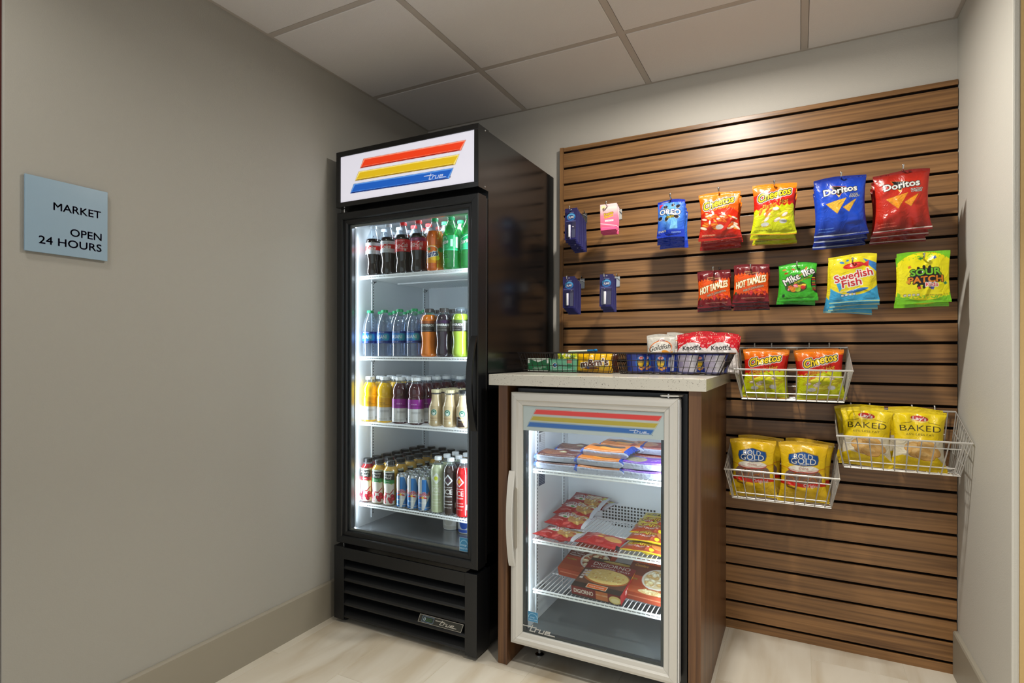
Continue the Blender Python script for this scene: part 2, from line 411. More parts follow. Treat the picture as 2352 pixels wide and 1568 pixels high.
def quartz():
    m, N, K, b = nt('quartz_worktop')
    tc = N.new('ShaderNodeTexCoord'); v = N.new('ShaderNodeTexVoronoi'); v.inputs['Scale'].default_value = 190; v.inputs['Randomness'].default_value = 1
    nz = N.new('ShaderNodeTexNoise'); nz.inputs['Scale'].default_value = 200; mixv = N.new('ShaderNodeMix'); mixv.data_type = 'VECTOR'; mixv.inputs[0].default_value = .012
    K.new(tc.outputs['Object'], nz.inputs['Vector']); K.new(tc.outputs['Object'], mixv.inputs[4]); K.new(nz.outputs['Color'], mixv.inputs[5]); K.new(mixv.outputs[1], v.inputs['Vector'])
    r = ramp(N, [(.0, (70, 62, 54)), (.17, (90, 80, 70)), (.24, (206, 202, 190)), (1, (206, 202, 190))]); K.new(v.outputs['Distance'], r.inputs[0])
    n = N.new('ShaderNodeTexNoise'); n.inputs['Scale'].default_value = 55; n.inputs['Detail'].default_value = 2; K.new(tc.outputs['Object'], n.inputs['Vector'])
    r2 = ramp(N, [(.44, (0, 0, 0)), (.50, (255, 255, 255))]); K.new(n.outputs[0], r2.inputs[0])
    mx = N.new('ShaderNodeMix'); mx.data_type = 'RGBA'; mx.inputs[6].default_value = L4((206, 202, 190)); K.new(r2.outputs[0], mx.inputs[0]); K.new(r.outputs[0], mx.inputs[7])
    K.new(mx.outputs[2], b.inputs['Base Color']); b.inputs['Roughness'].default_value = .14
    return m
QUARTZ = quartz()

# ------------------------------------------------------------ the room
W, HC = 2.287, 2.345
def struct(mb, name, m): return tag(mb.build(name, m), kind='structure')
struct(MB().box(-.12, W+.16, 0, .12, -.05, 2.6), 'wall_back', PAINT)
struct(MB().box(-.12, 0, -1.907, 0, -.05, 2.6, c=.004), 'wall_left', PAINT_SHADE)
struct(MB().box(W, W+.016, -.612, 0, -.05, 2.6, c=.004), 'wall_right', PAINT_R)
struct(MB().box(W+.016, W+.16, -.612, 0, -.05, 2.6), 'wall_right_end', TANP)
struct(MB().box(W+.16, 3.4, -.612, -.5, 0, 2.6), 'wall_lobby_back', TANP)
struct(MB().box(3.4, 3.5, -5.2, -.5, 0, 2.6), 'wall_light_block', PAINT)  # unseen wall added to keep outside light off the left wall
struct(MB().box(-.12, -.006, -1.930, -1.907, 0, 2.6), 'trim_1', DARKRED)
for nm, pr in (('baseboard_left', (0, .012, -1.905, 0)), ('baseboard_right', (W-.014, W, -.614, -.0245))):
    x0, x1, y0, y1 = pr; s = 1 if x0 == 0 else -1; a, b = (x0, x1) if s > 0 else (x1, x0)
    struct(MB().prism([(a, 0), (b, 0), (b, .150), (b-s*.003, .1555), (b-s*.008, .157), (a, .157)], 'Y', y0, y1), nm, BASEB)
# floor: a bed of grout and one object per tile
fl = struct(MB().box(-1.6, 4.2, -3.6, .0, -.06, -.0008), 'floor', GROUT)
TW, TL = .2965, .6096
tile_me = {}
for i in range(-3, 9):
    x0 = .05+TW*i
    off = -.4545 if i % 2 else -.1497
    for j in range(-1, 5):
        y1 = min(off-TL*j, 0); y0 = off-TL*(j+1)
        if y1-y0 < .02 or y0 < -2.9: continue
        key = round(y1-y0, 3)
        if key not in tile_me: tile_me[key] = MB().box(0, TW-.0017, 0, y1-y0-.0017, -.008, 0, c=.0005).mesh('floor_tile', TILE_F)
        obj('floor_tile', tile_me[key], fl, (x0+.001, y0+.001, 0))
# ceiling: suspended grid with one object per tile
ce = struct(MB().box(-.12, 4.2, -3.6, .12, HC+.04, HC+.1), 'ceiling', RAIL)
X0, G = .5843, .6096
xs = [0, X0, X0+G, X0+2*G, W]; ys = [0, -.4661, -.4661-G, -.4661-2*G, -.4661-3*G]
for k, x in enumerate(xs):
    hw = .012
    a, b = (x-hw, x+hw) if 0 < k < 4 else ((0, .022) if k == 0 else (W-.022, W))
    MB().box(a, b, ys[-1], 0, HC, HC+.004, c=.0008).build('ceiling_rail', RAIL, ce)
for k, y in enumerate(ys):
    a, b = (y-.012, y+.012) if k else (-.020, 0)
    for i in range(4): MB().box(xs[i]+.012, xs[i+1]-.012, a, b, HC+.0004, HC+.0044).build('ceiling_rail', RAIL, ce)
for i in range(4):
    for j in range(4):
        MB().box(xs[i]+.013, xs[i+1]-.013, ys[j+1]+.013, ys[j]-.013, HC-.001, HC+.02, c=.004).build('ceiling_tile', TILE_C, ce)
for i, (x, y, r) in enumerate(((1.5, -.73, .065), (2.02, -1.70, .1), (.42, -2.28, .1))):
    t = empty('ceiling_light', (x, y, HC), label=['round recessed ceiling light above the worktop', 'round recessed ceiling light behind the one above the worktop', 'added unseen ceiling light brightening the near end of the left wall'][i], cat='ceiling light')
    MB().lathe([(r, -.012), (r+.018, -.012), (r+.02, -.004), (r+.02, 0), (r, 0), (r, -.012)], 32, caps=False).build('trim_ring', WIREW, t, True)
    MB().lathe([(0.0001, -.003), (r, -.003)], 32, caps=False).build('lens', mat('lamp_lens', (255, 246, 232), .4, emit=((255, 240, 215), 6)), t)

# ------------------------------------------------------------ slat wall
SW = empty('slatwall_panel', (.7765, -.0236, 0), label='tall walnut slatwall panel with dark grooves covering the back wall', cat='slatwall')
def wbuild(mb, name, m, parent, smooth=False):
    """a part given in world coordinates under an unrotated parent"""
    o = mb.build(name, m, parent, smooth); o.location = -parent.location; return o
wbuild(MB().box(.790, 2.285, -.014, -.0005, .002, 2.115), 'backing', GROOVE, SW)
wbuild(MB().box(.7765, .7945, -.0262, -.0005, 0, 2.1195, c=.001), 'end_strip', wood('walnut_edge', 'Z', WAL, .4), SW)
slots = [.0375+.0762*k for k in range(28)]
edges = [0]+slots+[2.1185]
for k in range(29):
    z0 = edges[k]+(.0052 if k else 0); z1 = edges[k+1]-(.0052 if k < 28 else 0); h = z1-z0
    me = MB().box(0, 2.285-.795, 0, .0112, 0, h, c=.0012).mesh('slat', WOOD_X)
    o = obj('slat', me, SW, (.795-.7765, 0, z0))

# ------------------------------------------------------------ framed doors and helpers
def frame_members(parent, x0, x1, z0, z1, prof, m, gap=.0003, name='frame_member'):
    """four mitred members; prof = (inset, y) polyline across the member, closed"""
    cs = [((x0, z0), (1, 1)), ((x1, z0), (-1, 1)), ((x1, z1), (-1, -1)), ((x0, z1), (1, -1))]
    for i in range(4):
        (ax, az), (sx, sz) = cs[i]; (bx, bz), (tx, tz) = cs[(i+1) % 4]
        dx, dz = np.sign(bx-ax)*gap, np.sign(bz-az)*gap
        k = len(prof); v = [(ax+sx*p+dx, y, az+sz*p+dz) for p, y in prof]+[(bx+tx*p-dx, y, bz+tz*p-dz) for p, y in prof]
        f = [(j, (j+1) % k, k+(j+1) % k, k+j) for j in range(k)]+[tuple(range(k)), tuple(range(k, 2*k))[::-1]]
        MB().add(v, f).build(name, m, parent)
def wire_shelf(parent, x0, x1, y0, y1, z, step=.0125, m=None):
    s = MB()
    s.tube([(x0, y0, z-.003), (x1, y0, z-.003)], .0036, 8); s.tube([(x0, y0, z-.0125), (x1, y0, z-.0125)], .0036, 8)
    for x in (x0, x1): s.tube([(x, y0, z-.003), (x, y1, z-.003)], .0032, 6)
    s.tube([(x0, y1, z-.003), (x1, y1, z-.003)], .003, 6); s.tube([(x0, (y0+y1)/2, z-.006), (x1, (y0+y1)/2, z-.006)], .003, 6)
    sh = s.build('shelf', WIREW, parent, True)
    g = MB(); n = int((x1-x0)/step)
    for i in range(1, n):
        x = x0+(x1-x0)*i/n; g.tube([(x, y0-.001, z-.0125), (x, y0-.001, z-.002), (x, y1, z-.002)], .0017, 5)
    g.build('wire_grid', WIREW, sh, True)
    for x, sg in ((x0, 1), (x1, -1)):
        for y in (y0+.09, y1-.03):
            MB().prism([(y-.012, z-.018), (y+.012, z-.018), (y+.012, z-.012), (y-.002, z-.012), (y-.008, z-.026)], 'X', x-sg*.006, x+sg*.006).build('shelf_clip', CHROME, sh)
    return sh
def pilaster(parent, x, y, z0, z1, sg):
    s = MB().box(x, x+sg*.003, y-.011, y+.011, z0, z1)
    z = z0+.02
    while z < z1-.02: s.box(x+sg*.003, x+sg*.0036, y-.0022, y+.0022, z-.0035, z+.0035, 1); z += .0127
    return s.build('shelf_standard', [WHT, GASK], parent)

# ------------------------------------------------------------ tall refrigerator
TF = empty('tall_refrigerator', (0, 0, 0), label='tall black glass-door refrigerator full of bottled drinks, beside the left wall', cat='refrigerator')
s = MB().box(.052, .086, -.68, -.018, .32, 1.9845).box(.704, .742, -.68, -.018, .32, 1.9845).box(.086, .704, -.115, -.018, .32, 1.9845)
s.box(.086, .704, -.68, -.115, 1.718, 1.9845).box(.052, .742, -.68, -.018, .02, .372)
s.build('cabinet', BLK, TF)
s = MB().box(.086, .0885, -.683, -.118, .3725, 1.716).box(.7015, .704, -.683, -.118, .3725, 1.716).box(.086, .704, -.1185, -.116, .3725, 1.716).box(.086, .704, -.68, -.116, 1.7135, 1.7165)
s.build('liner', WHT, TF)
MB().box(.0885, .7015, -.68, -.1185, .3725, .377).build('floor_pan', PAN, TF)
for y in (-.565, -.160):
    pilaster(TF, .0885, y, .40, 1.69, 1); pilaster(TF, .7015, y, .40, 1.69, -1)
for z in (1.4735, 1.1235, .840, .488): wire_shelf(TF, .100, .692, -.662, -.135, z)
# lamps in the front corners
for x in (.696,):
    MB().box(x-.004, x+.004, -.6835, -.677, .42, 1.66, c=.002).build('lamp_tube', mat('lit_tube', (235, 244, 255), .4, emit=((215, 232, 255), 2.2)), TF)
# header with backlit sign
hd = MB().box(.052, .745, -.763, -.756, 1.967, 1.9885, c=.0012).box(.052, .745, -.763, -.756, 1.7545, 1.7745, c=.0012).box(.052, .074, -.763, -.756, 1.7745, 1.967, c=.0012).box(.7265, .745, -.763, -.756, 1.7745, 1.967, c=.0012)
hd.box(.052, .7445, -.757, -.682, 1.7545, 1.770).box(.052, .7445, -.757, -.682, 1.973, 1.9865).box(.052, .060, -.757, -.682, 1.77, 1.973).box(.7365, .7445, -.757, -.682, 1.77, 1.973)
hd = hd.build('header_housing', BLK, TF)
for z in (1.9774, 1.7662): MB().lathe([(.0001, .0025), (.0022, .002), (.003, 0)], 12, caps=False).build('screw', CHROME, hd, True, (.7446, -.709, z)).rotation_euler = (0, R(90), 0)
def stripes(cv, rows, thin=False):
    for pts, c, hi, lo in rows:
        cv.poly(pts, lo)
        cx = sum(p[0] for p in pts)/4; cy = sum(p[1] for p in pts)/4
        def ins(d, e):
            x = []
            for (px, py) in pts: x.append((px-math.copysign(d, px-cx), py-math.copysign(e, py-cy)))
            return x
        if thin:
            cv.poly(ins(1.2, .8), hi); cv.poly(ins(2.6, 1.7), lo); cv.poly(ins(3.4, 2.2), c); continue
        cv.poly(ins(1.6, .9), hi); cv.poly(ins(7, 5), c)
        a, b, cc, d = pts  # TL TR BR BL
        cv.poly([(cc[0]-3, cc[1]+1.2), (d[0]+3, d[1]+1.2), (d[0]+8, d[1]+5), (cc[0]-9, cc[1]+5)], lo)
        cv.line([(d[0]+9, d[1]+7), (cc[0]-10, cc[1]+7)], .9, hi)
cv = Canvas(652.5, 192.5, (226, 224, 236), 1.5)
oX, oZ = .074, 1.7745
def mm(pts): return [((x-oX)*1000, (z-oZ)*1000) for x, z in pts]
stripes(cv, [(mm([(.1976, 1.942), (.6890, 1.936), (.6680, 1.8995), (.1787, 1.9046)]), (236, 62, 22), (252, 150, 120), (150, 30, 20)),
             (mm([(.1718, 1.893), (.6610, 1.8875), (.6411, 1.8500), (.1515, 1.8560)]), (222, 184, 26), (250, 228, 130), (140, 110, 20)),
             (mm([(.1456, 1.8455), (.6350, 1.8405), (.6148, 1.8015), (.1263, 1.8075)]), (24, 92, 190), (100, 160, 235), (12, 40, 110))])
script_logo(cv, 447, 38, 14, 2.0, (226, 232, 244), 1.45)
cv.ell(546, 33, 2.2, 2.2, (40, 40, 60))
obj('lit_sign', print_plane('lit_sign', cv, lambda x, y: (.074+x/1000, np.full(x.shape, -.7585), 1.7745+y/1000), LIT), TF)
# base grille
for x0, x1 in ((.046, .0995), (.691, .7425)): MB().box(x0, x1, -.763, -.66, .016, .3225, c=.0015).build('grille_post', BLKS, TF)
MB().box(.0995, .691, -.763, -.755, .272, .3215, c=.0015).build('grille_top_rail', BLKS, TF)
MB().box(.0995, .691, -.70, -.69, .016, .272).build('grille_back', GASK, TF)
for z in (.2361, .1858, .1350, .0835, .032):
    MB().prism([(-.760, z-.006), (-.7615, z), (-.757, z+.006), (-.722, z+.030), (-.719, z+.024), (-.754, z-.004)], 'X', .0995, .691).build('louver', BLKS, TF)
for x in (.07, .71): MB().lathe([(.018, 0), (.018, .006), (.012, .01), (.012, .022)], 16).build('foot', BLKP, TF, True, (x, -.72, 0))
cv = Canvas(196, 33, (190, 186, 176), 1.3)
cv.rect(2, 2, 194, 31, (44, 46, 42)); cv.rect(16, 5, 68, 28, (120, 150, 180)); cv.rect(17.4, 6.4, 66.6, 26.6, (36, 44, 44)); cv.ell(27, 16, 5, 6.5, (190, 215, 230)); cv.ell(27, 16, 3, 4, (36, 44, 44))
cv.text('NATURAL', 48, 19, 4, (60, 140, 60)); cv.text('REFRIGERANT', 48, 12, 3.4, (60, 140, 60)); script_logo(cv, 96, 9, 12, 2.2, (214, 210, 200), 1.6)
b = obj('name_badge', raw_mesh('name_badge', *(lambda c: (np.concatenate([np.stack([.4790+(c.w*((i % c.nu)/(c.nu-1)))/1000+.012*((i//c.nu)/(c.nv-1)), np.full(len(i), -.7638), .0945+.033*((i//c.nu)/(c.nv-1))], 1) for i in [np.arange(c.nu*c.nv)]]), grid_faces(c.nu, c.nv), c.out()))(cv), PRINTM), TF)
MB().prism([(.479, .0945), (.675, .0945), (.687, .1275), (.491, .1275)], 'Y', -.7636, -.7595).build('badge_plate', CHROME, TF)
# door
TD = obj('door', MB().box(.096, .708, -.7415, -.7405, .378, 1.690).mesh('door', GLASS), TF)
TD.name = 'door'
prof = [(0, -.703), (0, -.760), (.003, -.763), (.027, -.763), (.031, -.759), (.033, -.753), (.044, -.753), (.050, -.749), (.050, -.705), (.046, -.703)]
frame_members(TD, .056, .745, .338, 1.7315, prof, BLKS)
frame_members(TD, .106, .698, .388, 1.681, [(0, -.738), (0, -.722), (.012, -.722), (.012, -.738)], ALU, name='glass_spacer')
frame_members(TD, .060, .741, .342, 1.7275, [(0, -.7025), (0, -.6835), (.014, -.6835), (.014, -.7025)], GASK, name='gasket')
def bow_handle(parent, x0, x1, z0, z1, yb, out, th, m, n=24):
    s = MB(); v = []; 
    for i in range(n+1):
        t = i/n; z = z0+(z1-z0)*t; q = math.sin(math.pi*t)**.75; y = yb-out*q; sh = .0
        for (x, yy) in ((x0, y-th), (x1, y-th), (x1, y+min(th, out*q+.001)*.6), (x0, y+min(th, out*q+.001)*.6)): v.append((x, yy, z))
    f = [(4*i+j, 4*i+(j+1) % 4, 4*(i+1)+(j+1) % 4, 4*(i+1)+j) for i in range(n) for j in range(4)]+[(3, 2, 1, 0), tuple(4*n+j for j in range(4))]
    return s.add(v, f).build('handle', m, parent, True)
bow_handle(TD, .719, .7435, .852, 1.204, -.762, .040, .006, BLKP)
for z in (1.742, .330): MB().lathe([(.005, -.01), (.005, .01)], 12).build('hinge_pin', CHROME, TF, True, (.075, -.735, z))
def star_sticker(parent, x, y, z, w, h):
    cv = Canvas(w*1000, h*1000, (205, 225, 235), 1.2); W_, H_ = cv.w, cv.h
    cv.rect(1.2, 1.2, W_-1.2, H_-1.2, (54, 128, 172)); cv.ell(W_/2, H_*.45, W_*.43, H_*.38, (150, 200, 225)); cv.ell(W_/2, H_*.45, W_*.38, H_*.34, (54, 128, 172)); cv.rect(1.2, 1.2, W_-1.2, H_*.38, (54, 128, 172))
    cv.text('energy', W_*.48, H_*.47, H_*.13, (190, 222, 238), shear=.3); cv.text('ENERGY STAR', W_/2, H_*.22, H_*.1, (200, 225, 240))
    return obj('energy_sticker', print_plane('energy_sticker', cv, lambda a, b: (x+a/1000, np.full(a.shape, y), z+b/1000), PRINT), parent)
star_sticker(TD, .655, -.7422, .392, .040, .052)

# ------------------------------------------------------------ worktop and its side panels
WK = MB().box(.7757, 1.5365, -.7365, -.0262, 1.0225, 1.0623, c=.002).build('worktop', QUARTZ)
tag(WK, 'cream speckled quartz worktop over the small refrigerator', 'worktop')
CP = empty('worktop_stand', (0, 0, 0), label='walnut laminate stand of two upright side panels around the small refrigerator', cat='stand')
MB().box(.811, .848, -.7244, -.0262, 0, 1.0225, c=.001).build('side_panel', WOOD_Z, CP)
MB().box(1.483, 1.5207, -.7244, -.0262, 0, 1.0225, c=.001).build('side_panel', WOOD_Z, CP)

# ------------------------------------------------------------ small refrigerator
SF = empty('small_refrigerator', (0, 0, 0), label='small beige-framed glass-door refrigerator of frozen meals under the worktop', cat='refrigerator')
s = MB().box(.866, .908, -.672, -.06, .07, 1.010).box(1.410, 1.471, -.672, -.06, .07, 1.010).box(.908, 1.41, -.26, -.06, .07, 1.010).box(.908, 1.41, -.672, -.26, .952, 1.010).box(.908, 1.41, -.672, -.26, .07, .124)
s.build('cabinet', BLKP, SF)
s = MB().box(.908, .911, -.675, -.262, .1245, .951).box(1.407, 1.410, -.675, -.262, .1245, .951).box(.911, 1.407, -.2655, -.2625, .1245, .951).box(.911, 1.407, -.672, -.262, .948, .951)
s.build('liner', WHT, SF)
MB().box(.911, 1.407, -.672, -.2655, .1245, .128).build('floor_pan', mat('grey_floor_pan', (112, 118, 120), .3, metal=.4), SF)
for y in (-.600, -.320): pilaster(SF, .911, y, .15, .93, 1); pilaster(SF, 1.407, y, .15, .93, -1)
for z in (.713, .454, .270): wire_shelf(SF, .922, 1.398, -.655, -.285, z, .0155)
s = MB()
for i in range(18):
    for j in range(7):
        if j in (0,) or (1 <= i <= 16-(j > 3)-(j > 4) and i >= (j > 4)*2+(j > 5)*2): s.box(1.052+i*.0131, 1.0592+i*.0131, -.2668, -.2655, .508-j*.0128-.0036, .508-j*.0128+.0036)
tag(s.build('vent_holes', mat('vent_hole', (60, 58, 56), .7), SF), kind='stuff')
cv = Canvas(40, 110, (228, 230, 232), 1.2); cv.rect(0, 104, 40, 110, (60, 60, 66)); cv.rect(4, 70, 14, 98, (150, 150, 156))
for k in range(14): cv.small(3, 96-k*6.5, 37, (130, 132, 138), 1, k, 1.2)
obj('rating_label', print_plane('rating_label', cv, lambda a, b: (np.full(a.shape, .9116), -.585+a/1000*1.6, .725+b/1000*1.05), PRINTM), SF)
cv = Canvas(34, 56, (40, 58, 92), 1.2)
for k in range(8): cv.rect(3, 50-k*6.4, 31, 51.2-k*6.4, (180, 190, 205))
obj('notice_label', print_plane('notice_label', cv, lambda a, b: (np.full(a.shape, .9116), -.588+a/1000*1.9, .632+b/1000), PRINTM), SF)
SD = obj('door', MB().box(.903, 1.412, -.7185, -.7175, .126, .954).mesh('door', GLASS), SF)
prof = [(0, -.688), (0, -.722), (.004, -.729), (.014, -.7335), (.026, -.734), (.031, -.7275), (.044, -.7255), (.0465, -.722), (.0465, -.700), (.043, -.688)]
frame_members(SD, .8625, 1.453, .087, .998, prof, BEIGE)
frame_members(SD, .908, 1.4075, .1315, .950, [(0, -.7165), (0, -.702), (.011, -.702), (.011, -.7165)], DKGL, name='glass_spacer')
frame_members(SD, .866, 1.4505, .0905, .995, [(0, -.6875), (0, -.6755), (.016, -.6755), (.016, -.6875)], GASK, name='gasket')
MB().box(1.453, 1.4555, -.731, -.694, .092, .994).build('door_edge_strip', WIREW, SD)
h = bow_handle(SD, .8625, .884, .371, .714, -.733, .026, .006, BEIGE)
MB().prism([(.880, .44), (.886, .43), (.893, .44), (.893, .65), (.886, .657), (.880, .645)], 'Y', -.7345, -.733).build('grip_pocket', BEIGE2, SD)
MB().prism([(1.395, 0), (1.40, -.007), (1.43, -.010), (1.452, -.004), (1.46, .02), (1.46, .05), (1.40, .05)], 'Z', 1.003, 1.0075).build('hinge', BEIGE, SF).location = (0, -.722, 0)
s = MB().lathe([(.004, .996), (.004, 1.011)], 12, (1.42, -.718, 0)); s.build('hinge_pin', CHROME, SF, True)
# printed film band on the glass
cv = Canvas(498, 88, (176, 190, 190), 1.4); oX, oZ = .908, .8625
stripes(cv, [(mm([(.9585, .9405), (1.4015, .9400), (1.3900, .9210), (.9480, .9210)]), (214, 40, 20), (240, 200, 190), (120, 20, 20)),
             (mm([(.9460, .9158), (1.3890, .9158), (1.3785, .8985), (.9360, .8985)]), (176, 160, 14), (226, 222, 170), (120, 108, 20)),
             (mm([(.9331, .8945), (1.3760, .8945), (1.3655, .8762), (.9244, .8762)]), (16, 92, 172), (150, 196, 226), (10, 40, 90))], True)
script_logo(cv, 400, 17.5, 7.6, 1.3, (225, 232, 240), 1.7); cv.ell(461, 13, 1.2, 1.2, (30, 40, 60))
obj('printed_band', print_plane('printed_band', cv, lambda x, y: (.908+x/1000, np.full(x.shape, -.7192), .8625+y/1000), print_mat('printed_band_film', .15, .6)), SD)
star_sticker(SD, .9285, -.7194, .178, .040, .036)
class _S: pass
s = MB()
def strokes(mb, x, z, h, k, w, y):
    for p in LOGO:
        for (a, b), (c, d) in zip(p[:-1], p[1:]):
            A = Vector((x+a*h*k+b*h*.12, 0, z+b*h)); B = Vector((x+c*h*k+d*h*.12, 0, z+d*h)); n = (B-A).normalized(); q = Vector((-n.z, 0, n.x))*w/2; n = n*w/2
            pts = [A-n+q, A-n-q, B+n-q, B+n+q]; mb.prism([(t.x, t.z) for t in pts], 'Y', y-.00004*(len(mb.f)//6), y+.0006)
strokes(s, .9350, .1440, .0150, 1.65, .0034, -.7195); s.build('lettering', mat('silver_lettering', (190, 190, 186), .4), SD)
for x in (.924, 1.43):
    f = MB().lathe([(.0165, 0), (.0165, .003), (.012, .006), (.0065, .008), (.0065, .07)], 20).build('foot', CHROME, SF, True, (x, -.600, 0))

# ------------------------------------------------------------ wall sign
SG = MB().box(.004, .0100, -1.8626, -1.6588, 1.4058, 1.6062, c=.0006).build('wall_sign', mat('frosted_acrylic', (138, 165, 186), .25, coat=.3))
tag(SG, 'pale blue acrylic market opening hours sign on the left wall', 'sign')
NAVY = mat('navy_lettering', (34, 30, 88), .4)
for txt, y0, y1, z0, z1 in (('MARKET', -1.798, -1.678, 1.5255, 1.5468), ('OPEN', -1.757, -1.676, 1.4618, 1.4832), ('24 HOURS', -1.832, -1.676, 1.4300, 1.4514)):
    v, t = glyph_tris(txt, 0); x0, x1 = v[:, 0].min(), v[:, 0].max(); b0, b1 = 0., .729
    V = [(.0104, y0+(a-x0)/(x1-x0)*(y1-y0), z0+(b-b0)/(b1-b0)*(z1-z0)) for a, b in v]
    tb = MB()
    for dy, dz in ((0, 0), (.0008, 0), (.0004, .0005), (.0004, -.0005)): tb.add([(a, b+dy, c+dz) for a, b, c in V], [tuple(q) for q in t])
    tb.build('lettering', NAVY, SG)

# ------------------------------------------------------------ wire baskets
def hang_basket(x0, x1, zr, label):
    B = empty('wire_basket', ((x0+x1)/2, -.027, zr), label=label, cat='basket', group='silver wire baskets hung on the slatwall')
    w = (x1-x0)/2; c = [(-w, -.006, 0), (w, -.006, 0), (w+.003, -.222, -.083), (-w-.003, -.222, -.083)]
    bo = [(-w+.02, -.008, -.196), (w-.02, -.008, -.196), (w-.022, -.190, -.196), (-w+.022, -.190, -.196)]
    MB().tube(c, .0034, 8, closed=True).build('rim', NICKEL, B, True)
    MB().tube(bo, .0020, 6, closed=True).build('bottom_rim', NICKEL, B, True)
    L = lambda a, b, t: tuple(a[i]+(b[i]-a[i])*t for i in range(3))
    def panel(name, a, b, d, e, n, hs, lo=.06, hi=.94):
        s = MB()
        for i in range(n): t = lo+(hi-lo)*i/(n-1); s.tube([L(a, b, t), L(d, e, t)], .0021, 5)
        for h in hs: s.tube([L(L(a, d, h), L(b, e, h), lo), L(L(a, d, h), L(b, e, h), hi)], .0021, 5)
        s.build(name, NICKEL, B, True)
    panel('front_grid', c[3], c[2], bo[3], bo[2], 10, (.2, .78))
    panel('back_grid', c[0], c[1], bo[0], bo[1], 10, (.42, .78))
    panel('side_grid', c[0], c[3], bo[0], bo[3], 9, (.35, .7), .03, .97)
    panel('side_grid', c[1], c[2], bo[1], bo[2], 9, (.35, .7), .03, .97)
    s = MB()
    for i in range(10): t = .06+.88*i/9; s.tube([L(bo[0], bo[1], t), L(bo[3], bo[2], t)], .0019, 5)
    for h in (.12, .3, .5, .7, .88): s.tube([L(bo[0], bo[3], h), L(bo[1], bo[2], h)], .0018, 5)
    s.build('bottom_grid', NICKEL, B, True)
    for t in (.145, .31, .66, .84):
        x = -w+2*w*t; MB().tube([(x, -.003, -.004), (x, -.003, .014), (x, 0, .0175), (x, .012, .0175)], .0024, 6).build('hook', NICKEL, B, True)
    return B
hang_basket(1.573, 1.951, 1.1640, 'silver wire basket of two pairs of red and lime puff bags, uppermost basket')
hang_basket(1.540, 1.912, .7830, 'silver wire basket of pretzel bags beside the walnut side panel, lowest basket')
hang_basket(1.908, 2.278, .9355, 'silver wire basket of baked chip bags against the right wall')
def counter_basket(x0, x1, r0, r1, y0, y1, label):
    z0, z1 = 1.0640, 1.1415
    B = empty('wire_tray', (0, 0, 0), label=label, cat='basket', group='black wire trays on the worktop')
    c = [(r0, y0-.012, z1), (r1, y0-.012, z1), (r1, y1+.008, z1), (r0, y1+.008, z1)]; bo = [(x0, y0, z0), (x1, y0, z0), (x1, y1, z0), (x0, y1, z0)]
    MB().tube(c, .0026, 8, closed=True).build('rim', BWIRE, B, True); MB().tube(bo, .0016, 6, closed=True).build('bottom_rim', BWIRE, B, True)
    L = lambda a, b, t: tuple(a[i]+(b[i]-a[i])*t for i in range(3))
    def panel(name, a, b, d, e, n, hs):
        s = MB()
        for i in range(n): t = .02+.96*i/(n-1); s.tube([L(a, b, t), L(d, e, t)], .0012, 5)
        for h in hs: s.tube([L(a, d, h), L(b, e, h)], .0012, 5)
        s.build(name, BWIRE, B, True)
    panel('front_grid', c[0], c[1], bo[0], bo[1], 18, (.36, .66, .9)); panel('back_grid', c[3], c[2], bo[3], bo[2], 18, (.36, .66, .9))
    panel('side_grid', c[0], c[3], bo[0], bo[3], 12, (.36, .66, .9)); panel('side_grid', c[1], c[2], bo[1], bo[2], 12, (.36, .66, .9))
    s = MB()
    for i in range(14): s.tube([L(bo[0], bo[1], i/13), L(bo[3], bo[2], i/13)], .0012, 5)
    s.build('bottom_grid', BWIRE, B, True)
counter_basket(.785, 1.150, .763, 1.172, -.450, -.150, 'black wire tray of gum, pens and yellow candy bag, beside the tall refrigerator')
counter_basket(1.190, 1.540, 1.180, 1.575, -.450, -.150, 'black wire tray of pasta cups and cookie bags at the right of the worktop')
